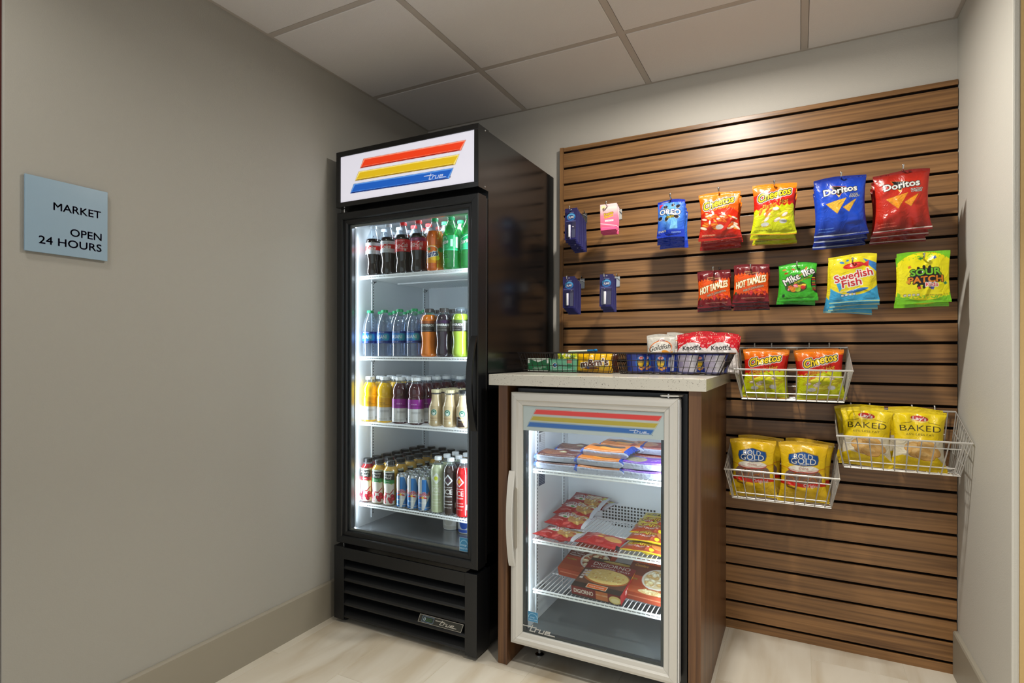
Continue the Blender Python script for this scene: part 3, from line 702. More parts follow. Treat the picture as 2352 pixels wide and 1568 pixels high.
# ------------------------------------------------------------ soft packs
def bag_mesh(name, cv, t=.03, st=10, sb=10, seed=0, m=None, pinch=.05, crease=.0030, lean=0., back=None, sag=.005):
    """pillow pack: x across, z up from the bottom edge, front towards -y; printed front, plain back"""
    rg = np.random.RandomState(seed); w, h = cv.w/1000, cv.h/1000
    def surf(nu, nv, sgn):
        u, v = np.meshgrid(np.linspace(-1, 1, nu), np.linspace(0, 1, nv))
        vv = np.clip((v*cv.h-sb)/(cv.h-sb-st), 0, 1)
        env = np.sin(np.pi*vv)**.55; b = (1-np.abs(u)**2.4)**.55*env
        z = v*h; x = u*w/2*(1-pinch*np.sin(np.pi*vv)**.8)
        y = -sgn*(t/2*b+.0004)
        # creases running from the seals, and broad dents
        c = np.zeros_like(u)
        for k in range(9):
            f, p, ph = rg2.uniform(3, 11), rg2.uniform(-.6, .6), rg2.uniform(0, 6.3)
            top = rg2.rand() > .5; d = (1-vv) if top else vv
            c += np.sin(f*u+ph+p*v*6)*np.exp(-d*5.5)*(d > 0)
        for k in range(6):
            cx, cy, s1, s2, a = rg2.uniform(-.8, .8), rg2.uniform(.15, .85), rg2.uniform(.06, .2), rg2.uniform(.05, .16), rg2.uniform(0, 3.1)
            du, dv = (u-cx), (v-cy)*h/w*2; r = du*math.cos(a)+dv*math.sin(a); q = -du*math.sin(a)+dv*math.cos(a)
            c += -1.2*np.exp(-(r/s1)**2-(q/(s2*3))**2)
        y = y+sgn*crease*c*np.clip(env*1.3, 0, 1)*(1-np.abs(u)**6)
        wav = .0022*np.sin(2.3*u+ph0)*(1-env*.7)*np.where(v > .5, 1., 1.3); y = y+wav
        x = x*(1+.035*(1-env)*(v < .5)); z = z+.0015*np.sin(3.1*u+ph0*2)*(v > .97)-sag*u*u*v
        z = z-.002*np.cos(2.*u+ph0)*(v < .03)
        y = y+lean*(v-.5)*h
        return np.stack([x.ravel(), y.ravel(), z.ravel()], 1)
    ph0 = rg.uniform(0, 6.3)
    rg2 = np.random.RandomState(seed+1); F = surf(cv.nu, cv.nv, 1)
    nb, mb = (cv.nu-1)//4+1, (cv.nv-1)//4+1
    rg2 = np.random.RandomState(seed+1); B = surf(nb, mb, -1)
    cols = cv.out(); cb = cols.reshape(cv.nv, cv.nu, 3)[::4, ::4].reshape(-1, 3)*0+(lin(back) if back else np.median(cols, 0))
    fc = np.concatenate([grid_faces(cv.nu, cv.nv), grid_faces(nb, mb, len(F), True)])
    return raw_mesh(name, np.concatenate([F, B]), fc, np.concatenate([cols, cb]), m or PRINTB)

BKC, WT = (20, 18, 18), (240, 240, 236)
def c_crunchy(w=152, h=186):
    c = Canvas(w, h, (232, 112, 18)); c.grad(100, (222, 70, 14), h, (240, 132, 22))
    c.ell(w*.5, h*.32, w*.62, h*.36, (196, 38, 14)); c.ell(w*.5, h*.60, w*.36, h*.10, (206, 44, 14), -8); c.rect(0, 0, w, h*.3, (190, 34, 14))
    c.blobs(34, 12, 34, w-12, 98, 14, 4.2, [(236, 120, 26), (240, 140, 40), (226, 96, 22), (236, 206, 180)], 5, (150, 40, 10), (-50, 40))
    c.ell(w*.5, h*.25, 15, 9, (196, 190, 184)); c.blobs(4, 30, 55, 120, 105, 9, 4, [(236, 230, 222)], 8, (190, 90, 50))
    c.text('Crunchy', w*.54, h*.655, 12, (246, 206, 60), [(.9, (150, 50, 10))], bold=.01, shear=.3, rot=9, fit=62)
    c.text('Cheetos', w*.48, h*.775, 31, (248, 206, 44), [(5.0, WT), (3.2, BKC)], bold=.05, shear=.25, rot=12, fit=118)
    c.rect(0, 0, w, 12, (160, 26, 14)); c.small(12, 20, 60, (240, 190, 150), 2, 3); return c
def c_flamin(w=150, h=192, seed=2):
    c = Canvas(w, h, (236, 112, 16)); c.grad(h*.8, (232, 100, 18), h, (244, 140, 20)); c.poly([(0, h*.78), (w, h*.90), (w, h*.42), (0, h*.5)], (206, 30, 18))
    c.poly([(0, h*.50)]+[(w*i/16, h*(.47+.10*i/16+(.035 if i % 2 else -.01))) for i in range(17)]+[(w, 0), (0, 0)], (206, 214, 24))
    c.blobs(16, 15, h*.16, w-15, h*.5, 20, 5, [(222, 218, 40), (196, 190, 30), (232, 226, 60)], seed, (176, 110, 30), (0, 30))
    c.blobs(5, 30, h*.26, w-35, h*.5, 13, 6, [(232, 226, 214), (226, 214, 196)], seed+1, (196, 110, 50), (-40, 50))
    c.blobs(4, 20, h*.36, 60, h*.5, 12, 4, [(214, 84, 20), (230, 120, 40)], seed+4, (150, 40, 20), (20, 70))
    c.ell(w*.3, h*.20, 14, 7, (206, 206, 206)); c.ell(w*.72, h*.24, 13, 8, (206, 206, 206))
    c.text("Flamin' Hot", w*.53, h*.585, 17, (248, 206, 60), [(1.4, (176, 26, 14))], bold=.02, shear=.35, rot=14, fit=96)
    c.text('Crunchy', w*.60, h*.685, 5, WT, [(.8, (176, 26, 14))], rot=12, shear=.3)
    c.text('Cheetos', w*.5, h*.78, 30, (248, 214, 44), [(5.0, WT), (3.2, BKC)], bold=.05, shear=.25, rot=14, fit=118)
    c.small(12, 30, 48, (60, 70, 20), 1, 4); c.small(10, 16, 70, (60, 70, 20), 1, 5, 2.4); c.rect(w-26, 22, w-12, 36, (180, 190, 20)); c.rect(0, 0, w, 5, (196, 150, 30)); return c
def chip(c, P, seed, base=(232, 160, 40)):
    m = c.pmask(P); c.put(c.grow(m, .9), tuple(int(v*.62) for v in base)); c.put(m, base); c.noise(m, .28, seed, 4)
def c_nacho(w, h, body, dark, flav, seed, chipc, band):
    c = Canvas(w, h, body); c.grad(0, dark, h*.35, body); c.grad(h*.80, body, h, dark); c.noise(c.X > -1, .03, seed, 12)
    c.poly([(w*.30, h*.845), (w*.62, h*.80), (w*.47, h*.625)], (238, 120, 40)); c.poly([(w*.315, h*.84), (w*.61, h*.795), (w*.468, h*.64)], BKC)
    c.poly([(w*.47, h*.625), (w*.435, h*.68), (w*.50, h*.66)], (250, 214, 120))
    c.text('Doritos', w*.5, h*.755, 23, WT, [(2.2, BKC)], bold=.05, rot=4, fit=w*.66, arc=.02)
    c.line([(w*.56, h*.70), (w*.66, h*.80)], 1.1, BKC)
    c.text(flav[0], w*.78, h*.665, 7, WT, [(.9, BKC)], bold=.03, shear=.2, rot=4); c.text(flav[1], w*.78, h*.632, 7, WT, [(.9, BKC)], bold=.03, shear=.2, rot=4)
    chip(c, [(w*.20, h*.545), (w*.62, h*.61), (w*.43, h*.365)], seed, chipc); chip(c, [(w*.55, h*.46), (w*.82, h*.585), (w*.67, h*.385)], seed+1, chipc)
    c.rect(0, 7, w, 9.5, band); c.small(12, 30, 60, tuple(min(255, v+90) for v in body), 1, 2); c.small(12, 20, 64, tuple(min(255, v+90) for v in body), 1, 3); return c
def cookie(c, x, y, r, rot=0, sq=.8):
    c.ell(x, y-1.2, r, r*sq, (235, 235, 235), rot); c.ell(x, y-2.0, r*.96, r*sq*.9, (22, 20, 26), rot); c.ell(x, y, r, r*sq, (235, 240, 245), rot); c.ell(x, y+.8, r*.97, r*sq*.95, (30, 26, 32), rot); c.ell(x, y+.8, r*.6, r*sq*.5, (64, 58, 62), rot); c.ell(x, y+.8, r*.48, r*sq*.4, (30, 26, 32), rot)
def c_oreo(w=110, h=152):
    c = Canvas(w, h, (36, 84, 206), 1.1); 
    g = np.exp(-(((c.X-w*.5)/38)**2+((c.Y-h*.62)/45)**2))[..., None]; c.a = c.a*(1-g)+lin((120, 196, 246))*g
    c.rect(0, h-12, w, h, (28, 50, 170)); c.text('CHOCOLATE', w*.3, h-8, 4, WT); c.poly([(8, h-34), (8, h-16), (26, h-16)], (220, 50, 90))
    for x, y, r, a in ((34, 122, 9, 0), (64, 128, 7, 20), (84, 122, 9, 30), (12, 78, 10, 20), (40, 74, 10, 60), (14, 108, 5, 10), (80, 82, 11, -30)): cookie(c, x, y, r, a)
    for k in range(4): c.poly([(52+k*5, 34), (66+k*6, 80-k*3), (60+k*8, 34)], (130, 200, 246))
    c.text('OREO', w*.48, h*.67, 21, WT, [(2.4, (18, 30, 110))], bold=.06, rot=-4, fit=86)
    c.text('mini', w*.50, h*.55, 13, (250, 222, 60), [(1.8, BKC)], bold=.03, rot=8)
    c.rect(0, 0, w, 30, (30, 60, 190)); c.text('SNAPS', 22, 26, 8, WT, [(1, (18, 30, 110))], rot=5, bold=.02); c.small(60, 20, 96, (170, 200, 250), 2, 1); return c
def c_hot(w=124, h=150):
    c = Canvas(w, h, (232, 84, 18), 1.1); c.rect(0, h*.70, w, h, (112, 22, 28)); rg = random.Random(4)
    c.poly([(0, h*.70)]+[(w*i/22, h*(.70+(.06 if i % 2 else 0)+rg.uniform(-.01, .02)+.03*math.sin(i*.4))) for i in range(23)]+[(w, h*.6), (0, h*.6)], (232, 84, 18))
    c.poly([(0, 0), (w, 0), (w, h*.30)]+[(w-w*i/22, h*(.22+(.05 if i % 2 else 0)+rg.uniform(-.01, .01))) for i in range(23)], (122, 18, 28))
    c.blobs(9, w*.4, h*.22, w*.9, h*.34, 7, 4, [(216, 40, 50), (236, 80, 50)], 3, (150, 20, 20))
    c.text('JUST BORN', w*.42, h*.80, 4, (224, 190, 130)); c.text('CHEWY CINNAMON', w*.5, h*.755, 4, (240, 200, 120), rot=8)
    c.text('HOT TAMALES', w*.5, h*.55, 26, WT, [(2.6, (130, 20, 20)), (1.2, (250, 200, 60))], bold=.03, rot=14, shear=.25, fit=w*.88, sx=1)
    c.text('FIERCE CINNAMON', w*.58, h*.385, 8, (250, 220, 190), [(1, (70, 12, 14))], rot=14, shear=.2, fit=w*.6)
    c.rect(6, 34, 13, 44, (40, 70, 30)); c.small(30, 20, 110, (230, 180, 150), 1, 2); c.rect(0, 0, w, 4, (30, 12, 14)); return c
def c_mike(w=124, h=142):
    c = Canvas(w, h, (66, 184, 44), 1.1); c.noise(c.X > -1, .04, 3, 14); c.rect(0, h-3, w, h, (24, 40, 20))
    c.ell(w*.45, h*.36, w*.30, h*.145, (60, 90, 30)); c.blobs(16, 30, 42, 82, 60, 9, 4.4, [(226, 110, 40), (206, 40, 60), (236, 190, 50), (60, 160, 60), (236, 140, 150)], 7, (120, 50, 30), (-30, 60))
    c.ell(w*.38, h*.30, 10, 9, (240, 150, 40)); c.ell(w*.5, h*.29, 9, 8, (170, 210, 60)); c.ell(w*.64, h*.34, 8, 7, (220, 50, 50))
    c.ell(w*1.0, h*.45, w*.15, h*.26, (24, 22, 20))
    for i in range(8): c.rect(w*.88, h*.26+i*6.4, w*.97, h*.26+i*6.4+2.6, [(230, 60, 60), (240, 180, 50), (90, 190, 70)][i % 3])
    c.text('Mike', w*.33, h*.575, 26, WT, [(2.6, BKC)], bold=.05, rot=24, fit=w*.46); c.text('Ike', w*.78, h*.745, 26, WT, [(2.6, BKC)], bold=.05, rot=24, fit=w*.30); c.text('and', w*.575, h*.665, 8, (250, 220, 60), [(1.4, BKC)], bold=.03, rot=24, fit=w*.10); c.text('Original Fruits', w*.62, h*.535, 6.5, (240, 220, 40), [(.8, (20, 80, 20))], rot=22, shear=.2, fit=58)
    for x, y, a in ((90, 118, 70), (48, 116, -20), (24, 104, 5), (18, 118, 0)): c.ell(x, y, 7, 3, [(190, 60, 20), (232, 130, 30), (206, 120, 60), (240, 200, 80)][x % 4], a)
    c.rect(10, 16, 18, 28, (24, 60, 20)); c.rect(0, 0, w, 6, (50, 160, 36)); c.small(24, 12, 90, (30, 100, 24), 1, 4); return c
def c_swed(w=146, h=172):
    c = Canvas(w, h, (60, 168, 220), 1.2); c.ell(w*.5, h*.62, w*.62, h*.46, (240, 222, 30)); c.rect(0, h*.75, w, h, (240, 224, 36)); c.poly([(w*.72, h*.9), (w, h*.80), (w, h*.62), (w*.85, h*.74)], (56, 130, 206))
    c.poly([(w*.1, h*.5), (w*.2, h*.24), (w*.3, h*.36)], (60, 168, 220)); c.ell(w*.58, h*.25, 34, 6, (50, 120, 200), 10)
    c.ell(w*.52, h*.76, 33, 11, (214, 44, 40), 8); c.poly([(w*.68, h*.76), (w*.84, h*.86), (w*.83, h*.72)], (214, 44, 40)); c.line([(w*.34, h*.75), (w*.7, h*.80)], 1.2, (238, 110, 90))
    c.ell(w*.28, h*.84, 8, 4, (60, 140, 210), -20); c.ell(w*.40, h*.875, 5, 3.4, (60, 140, 210), 30)
    c.text('Swedish', w*.5, h*.57, 27, (206, 34, 40), [(3, WT)], bold=.05, rot=10, fit=w*.82); c.text('Fish', w*.46, h*.42, 27, (206, 34, 40), [(3, WT)], bold=.05, rot=8, fit=60)
    for i in range(4): c.rect(34+i*12, 24+i*1.0, 43+i*12, 32+i*1.0, (30, 60, 120)); c.rect(35+i*12, 25+i*1.0, 42+i*12, 31+i*1.0, WT)
    c.text('A FAT FREE FOOD', w*.34, 42, 4.4, WT, rot=5); c.rect(0, 3, w, 5.6, (226, 220, 90)); return c
def c_sour(w=146, h=176):
    c = Canvas(w, h, (126, 206, 34), 1.2); m = c.emask(w*.52, h*.52, w*.66, h*.46); g = c.grow(m, 1)
    c.put(m, (246, 236, 22)); c.rect(10, 22, w-4, h*.8, (246, 236, 22)); rg = random.Random(2)
    for i in range(70): c.ell(rg.uniform(0, w), h*.9+rg.uniform(-9, 9), 1.6, 1.6, (126, 206, 34)); c.ell(rg.uniform(0, w), 21+rg.uniform(-4, 4), 2, 1.6, (126, 206, 34))
    for a in range(0, 360, 24): c.ell(w*.54+38*math.cos(R(a)), h*.50+33*math.sin(R(a)), 7, 4.5, BKC, a)
    c.ell(w*.54, h*.50, 40, 28, BKC)
    c.text('SOUR', w*.54, h*.60, 22, (120, 196, 44), [(2.4, BKC)], bold=.06, rot=3, fit=w*.58); c.text('PATCH', w*.54, h*.455, 21, (240, 140, 28), [(2.4, BKC)], bold=.06, rot=2, fit=w*.66)
    c.text('Kids', w*.66, h*.355, 13, (236, 50, 70), [(2, WT)], bold=.04, fit=34)
    for x, y, cc, a in ((66, 150, (60, 150, 60), 10), (104, 152, (60, 100, 190), 80), (34, 124, (220, 120, 40), 60), (28, 74, (230, 170, 40), 80), (62, 52, (206, 60, 40), 50), (98, 50, (80, 90, 190), 30), (134, 66, (50, 140, 90), 80)):
        c.ell(x, y, 6, 3, cc, a); c.ell(x, y, 2.4, 6, cc, a)
    for i in range(4): c.rect(18+i*12, 25, 27+i*12, 33, (110, 110, 60)); c.rect(19+i*12, 26, 26+i*12, 32, (220, 220, 200))
    c.small(78, 27, 124, (90, 90, 20), 1, 3); c.text('SOFT & CHEWY CANDY', w*.68, 25, 3.4, (70, 70, 20)); c.text('5 OZ', w*.92, 30, 4, (70, 70, 20)); return c
# ------------------------------------------------------------ peg hooks with hanging goods
YT = -.230     # free ends of the hooks
def peg_hook(x, z, label, slot):
    h = empty('peg_hook', (x, -.0236, z), label=label, cat='hook', group='chrome peg hooks in the slatwall')
    MB().prism([(-.012, -.036), (.012, -.036), (.012, .010), (-.012, .010)], 'Y', -.0030, -.0002).build('back_plate', CHROME, h)
    MB().tube([(0, -.002, .002), (0, -.185, -.016), (0, -.198, -.017), (0, -.205, -.013), (0, -.207, -.006)], .0028, 8).build('prong', CHROME, h, True)
    MB().tube([(0, -.003, .009), (0, -.011, .016), (0, -.012, .022)], .003, 6).build('tag_prong', CHROME, h, True)
    MB().lathe([(.0001, -.004), (.003, -.003), (.004, 0), (.003, .003), (.0001, .004)], 10, (0, -.207, -.004)).build('tip', CHROME, h, True)
ORD = ['frontmost', 'second', 'third', 'fourth', 'fifth', 'sixth', 'seventh', 'eighth', 'ninth', 'tenth', 'eleventh']
def hang(meshname, me, x, z, n, dy, desc, where, cat, group, y0=-.208, jig=4, roll=3, seed=0, first=None, name='snack_bag', dz=.012, hookdz=0.):
    """n copies on a peg hook, the front one first; z is the top edge"""
    rg = random.Random(seed*7+1)
    h = me.dimensions.z if False else max(v.co.z for v in me.vertices) if first is None else first['h']
    root = None
    for i in range(n):
        y = y0+dy*i; rz = R(rg.uniform(-jig, jig)); ry = R(rg.uniform(-roll, roll)) if i else R(roll*.4*(1 if seed % 2 else -1)); rx = R(rg.uniform(-1.5, .5))
        lab = f'{ORD[i]} {desc}, {where}' if n > 1 else f'{desc}, {where}'
        # swing about the prong, which passes 12 mm under the top edge
        M = Euler((rx, ry, rz)).to_matrix(); piv = Vector((0, 0, h-.010)); loc = Vector((x, y, z-.010-dz*i))-M @ piv
        if root is None:
            root = obj(name, me, None, loc, (rx, ry, rz)) if first is None else first['root']
            root.location = loc; root.rotation_euler = (rx, ry, rz)
            tag(root, lab, cat, group)
        else: dup(root, loc, (rx, ry, rz), lab, group)
    return root
SL = lambda k: .0375+.0762*k
HOOKS = [(.902, 23, 'at far left of the upper row'), (1.066, 23, 'second from left in the upper row'), (1.330, 23, 'third from left in the upper row'), (1.512, 23, 'fourth from left in the upper row'), (1.705, 23, 'third from right in the upper row'), (1.918, 23, 'second from right in the upper row'), (2.098, 23, 'at far right of the upper row'),
         (.890, 19, 'at far left of the lower row'), (1.057, 19, 'second from left in the lower row'), (1.492, 19, 'third from left in the lower row'), (1.625, 19, 'fourth from left in the lower row'), (1.780, 19, 'third from right in the lower row'), (1.953, 19, 'second from right in the lower row'), (2.156, 19, 'at far right of the lower row')]
for x, k, w in HOOKS: peg_hook(x, SL(k)-.006, f'chrome peg hook {w}', k)
G1 = 'bags hanging on the slatwall hooks'
hang('b', bag_mesh('cookie_bag', c_oreo(), .022, seed=3), 1.330, 1.764, 4, .019, 'blue bag of mini sandwich cookies', 'left of the orange bags', 'snack bag', G1, seed=1, name='cookie_bag', jig=7, roll=3)
hang('b', bag_mesh('puff_bag', c_crunchy(), .040, seed=5, pinch=.10, crease=.0038), 1.512, 1.771, 3, .040, 'orange bag of crunchy cheese puffs', 'right of the cookies', 'snack bag', G1, seed=2, name='puff_bag', roll=2)
ME_FL = bag_mesh('puff_bag', c_flamin(), .040, seed=8, pinch=.10, crease=.0038)
hang('b', ME_FL, 1.705, 1.776, 3, .040, 'orange, red and lime bag of hot cheese puffs', 'left of the blue chips', 'snack bag', G1, seed=3, name='puff_bag', roll=3)
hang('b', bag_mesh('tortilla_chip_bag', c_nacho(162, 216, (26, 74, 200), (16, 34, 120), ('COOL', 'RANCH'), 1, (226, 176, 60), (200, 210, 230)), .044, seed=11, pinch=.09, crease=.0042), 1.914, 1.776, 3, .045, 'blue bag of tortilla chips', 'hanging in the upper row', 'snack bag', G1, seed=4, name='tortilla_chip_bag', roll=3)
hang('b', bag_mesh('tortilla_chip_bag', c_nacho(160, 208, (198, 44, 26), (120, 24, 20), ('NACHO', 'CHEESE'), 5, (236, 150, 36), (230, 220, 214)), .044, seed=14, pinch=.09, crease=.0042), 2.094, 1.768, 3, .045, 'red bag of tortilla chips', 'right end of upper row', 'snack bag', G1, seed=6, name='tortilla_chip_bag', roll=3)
MH = bag_mesh('candy_bag', c_hot(), .022, seed=17)
hang('b', MH, 1.490, 1.470, 2, .024, 'maroon and orange cinnamon candy bag', 'left end of lower bags', 'candy bag', G1, seed=8, name='candy_bag', y0=-.190)
hang('b', MH, 1.627, 1.482, 3, .024, 'maroon and orange cinnamon candy bag', 'left of the green candy', 'candy bag', G1, seed=9, name='candy_bag')
hang('b', bag_mesh('candy_bag', c_mike(), .022, seed=20), 1.782, 1.478, 2, .024, 'bright green fruit candy bag', 'hanging in the lower row', 'candy bag', G1, seed=10, name='candy_bag')
hang('b', bag_mesh('candy_bag', c_swed(), .018, seed=23), 1.953, 1.494, 4, .016, 'yellow and blue fish candy bag', 'hanging in the lower row', 'candy bag', G1, seed=14, name='candy_bag', roll=5, jig=6)
hang('b', bag_mesh('candy_bag', c_sour(), .018, seed=26), 2.156, 1.488, 2, .022, 'lime green and yellow sour candy bag', 'right end of lower row', 'candy bag', G1, seed=12, name='candy_bag', jig=3, roll=1)

# medicine cards
BLIS = glassy('clear_blister', (215, 212, 235), 2.4, 1.5, .06, .02)
def c_tums():
    c = Canvas(58, 138, (36, 32, 92), .8); c.grad(0, (46, 44, 110), 138, (34, 28, 84)); c.ell(29, 100, 20, 16, (40, 120, 190)); c.ell(29, 102, 17, 12, (90, 170, 220)); c.ell(29, 98, 15, 9.5, (24, 44, 110))
    c.text('TUMS', 29, 98, 9, WT, bold=.05, shear=.2, rot=4, fit=25); c.text('ANTACID', 29, 119, 4, (170, 180, 220), arc=-.3); c.small(6, 82, 50, (120, 130, 190), 2, 1, 1.2); c.ell(29, 131, 4, 2.2, (150, 150, 170)); return c
def card(name, cv, m=PRINTM):
    x = lambda a, b: ((a-cv.w/2)/1000, np.full(a.shape, -.0006), b/1000)
    X, Y = np.meshgrid(np.linspace(0, cv.w, cv.nu), np.linspace(0, cv.h, cv.nv)); V = np.stack(x(X.ravel(), Y.ravel()), 1)
    B = V[[0, cv.nu-1, len(V)-1, len(V)-cv.nu]].copy(); B[:, 1] = .0004; n = len(V)
    F = np.concatenate([grid_faces(cv.nu, cv.nv), [[n+3, n+2, n+1, n]]])
    return raw_mesh(name, np.concatenate([V, B]), F, np.concatenate([cv.out(), np.tile(lin((140, 138, 190)), (4, 1))]), m, False)
ct = card('antacid_card', c_tums()); tr = obj('antacid_card', ct)
MB().box(-.024, .024, -.0105, -.0008, .006, .078, c=.0035).build('blister', BLIS, tr, True)
MB().lathe([(.0001, 0), (.005, .0002), (.0058, .002), (.0058, .052), (.005, .0538), (.0001, .054)], 16, (-.004, -.0078, .010)).build('tablet_roll', mat('white_foil', (226, 226, 232), .3), tr, True)
FT = {'root': tr, 'h': .138}
hang('c', ct, .902, 1.778, 9, .0145, 'dark blue antacid card', 'hanging at the top left of the slatwall', 'medicine card', 'medicine cards on the slatwall', dz=.005, first=FT, jig=3, roll=2, seed=1)
def second(x, z, n, where, seed, dy=.0145):
    rg = random.Random(seed)
    for i in range(n):
        dup(tr, (x+rg.uniform(-.001, .001), -.208+dy*i, z-.138-.005*i), (0, R(rg.uniform(-2, 2)), R(rg.uniform(-4, 4))), f'{ORD[i]} dark blue antacid card, {where}')
second(.893, 1.478, 6, 'on the far left hook of the lower row', 3); second(1.060, 1.478, 5, 'second hook from the left in the lower row', 5)
c = Canvas(72, 113, (244, 206, 206), .9); c.grad(60, (240, 120, 150), 100, (248, 226, 216)); c.rect(0, 0, 72, 60, (240, 120, 150)); c.grad(0, (226, 70, 120), 60, (240, 130, 160)); c.ell(14, 100, 9, 8, (246, 226, 170))
c.text('Pepto', 36, 72, 11, (226, 196, 40), [(1.6, (120, 70, 20))], bold=.05, rot=12, fit=38); c.text('Bismol', 36, 60, 9, (226, 60, 60), [(1.4, (226, 196, 40))], bold=.03, rot=12, fit=36)
c.rect(20, 38, 56, 45, (250, 240, 240)); c.text('5 SYMPTOM', 38, 41.5, 4, (60, 40, 50)); c.small(10, 50, 60, (200, 60, 110), 1, 2, 1.2); c.poly([(0, 30), (72, 14), (72, 18), (0, 34)], (250, 190, 205)); c.small(6, 12, 60, (250, 210, 220), 1, 6)
cp = card('stomach_remedy_card', c); pr = obj('stomach_remedy_card', cp); MB().box(-.033, .033, -.004, -.0007, .001, .012, c=.001).build('blister', mat('pink_blister', (236, 90, 140), .35), pr)
hang('p', cp, 1.070, 1.777, 5, .010, 'pink stomach remedy card', 'hanging second from left in the upper row', 'medicine card', 'medicine cards on the slatwall', dz=.003, first={'root': pr, 'h': .113}, jig=3, roll=3, seed=2)

# ------------------------------------------------------------ bags standing in the wire baskets
def stand(me, name, x, y, z, tilt, rz, ry, label, cat='snack bag', group='snack bags standing in the wire baskets'):
    return tag(obj(name, me, None, (x, y, z), (R(tilt), R(ry), R(rz))), label, cat, group)
ZB = .9705
ME_F2 = bag_mesh('puff_bag', c_flamin(158, 188, 6), .05, seed=31, pinch=.12, crease=.0042)
stand(ME_F2, 'puff_bag', 1.667, -.171, ZB, -4, -3, 2, 'front bag of hot cheese puffs at the left of the uppermost basket'); stand(ME_FL, 'puff_bag', 1.676, -.097, ZB, -4, 6, 2, 'rear bag of hot cheese puffs at the left of the uppermost basket')
stand(ME_F2, 'puff_bag', 1.860, -.171, ZB, -4, 4, -2, 'front bag of hot cheese puffs at the right of the uppermost basket'); stand(ME_FL, 'puff_bag', 1.852, -.097, ZB, -4, -4, -3, 'rear bag of hot cheese puffs at the right of the uppermost basket')
def c_rold(w=164, h=222):
    c = Canvas(w, h, (238, 196, 26)); c.grad(h*.6, (242, 204, 32), h, (232, 186, 24))
    c.ell(w*.5, h*.44, w*.42, h*.15, (132, 104, 92)); c.rect(w*.09, h*.29, w*.91, h*.44, (132, 104, 92))
    for i, (x, y, a) in enumerate(((50, 104, 30), (84, 112, -20), (114, 98, 50), (66, 88, 80), (96, 84, 10), (40, 84, -40), (124, 82, -60), (78, 98, 0))):
        c.line([(x-14*math.cos(R(a)), y-14*math.sin(R(a))), (x+4, y+6), (x+14*math.cos(R(a)), y+14*math.sin(R(a)))], 4.6, (120, 66, 30)); c.line([(x-13*math.cos(R(a)), y-13*math.sin(R(a))+.6), (x+4, y+6.6), (x+13*math.cos(R(a)), y+13*math.sin(R(a))+.6)], 2.6, (192, 120, 62))
    c.poly([(0, h*.30), (w*.5, h*.25), (w, h*.30), (w, h*.365), (w*.5, h*.31), (0, h*.365)], (210, 34, 20)); c.text('Original', w*.68, h*.295, 12, WT, bold=.02, fit=58, rot=2)
    c.line([(20, 82), (26, 56), (52, 50), (60, 66)], 5, (110, 60, 26)); c.line([(20, 82), (26, 57), (52, 51), (60, 66)], 2.6, (176, 108, 54))
    c.ell(w*.5, h*.555, w*.345, h*.062, (196, 30, 24)); c.ell(w*.5, h*.565, w*.34, h*.058, (240, 234, 220)); c.rect(0, h*.575, w, h*.66, (0, 0, 0)) if 0 else None
    c.line([(0, h*.60), (w*.2, h*.55), (w*.5, h*.51), (w*.8, h*.55), (w, h*.60)], 1.4, (196, 30, 24))
    c.text('thins', w*.5, h*.572, 11, (160, 30, 24), bold=.03, fit=36)
    B = [(w*.20, h*.655), (w*.27, h*.635), (w*.5, h*.612), (w*.73, h*.635), (w*.80, h*.655), (w*.82, h*.72), (w*.80, h*.785), (w*.5, h*.83), (w*.20, h*.785), (w*.18, h*.72)]
    m = c.pmask(B); c.put(c.grow(m, 3), (20, 30, 60)); c.put(c.grow(m, 2.2), (226, 190, 80)); c.put(c.grow(m, 1.4), (18, 34, 80)); c.put(m, (28, 84, 158))
    c.text('ROLD', w*.5, h*.765, 18, WT, [(1.0, (14, 26, 60))], bold=.02, fit=66); c.text('GOLD', w*.5, h*.690, 22, WT, [(1.0, (14, 26, 60))], bold=.02, fit=90); c.text('pretzels', w*.5, h*.635, 6, WT, shear=.3)
    c.small(20, 30, 60, (150, 110, 10), 1, 2); return c
ZR = .783-.194
MR = bag_mesh('pretzel_bag', c_rold(), .055, seed=41, st=12, pinch=.12, crease=.0042)
stand(MR, 'pretzel_bag', 1.633, -.171, ZR, -3, -3, -1, 'front yellow pretzel bag at the left of the lowest basket'); stand(MR, 'pretzel_bag', 1.648, -.097, ZR+.004, -4, 5, 2, 'rear yellow pretzel bag at the left of the lowest basket')
stand(MR, 'pretzel_bag', 1.802, -.171, ZR, -3, 3, 0, 'front yellow pretzel bag at the right of the lowest basket'); stand(MR, 'pretzel_bag', 1.812, -.097, ZR+.002, -4, -4, 3, 'rear yellow pretzel bag at the right of the lowest basket')
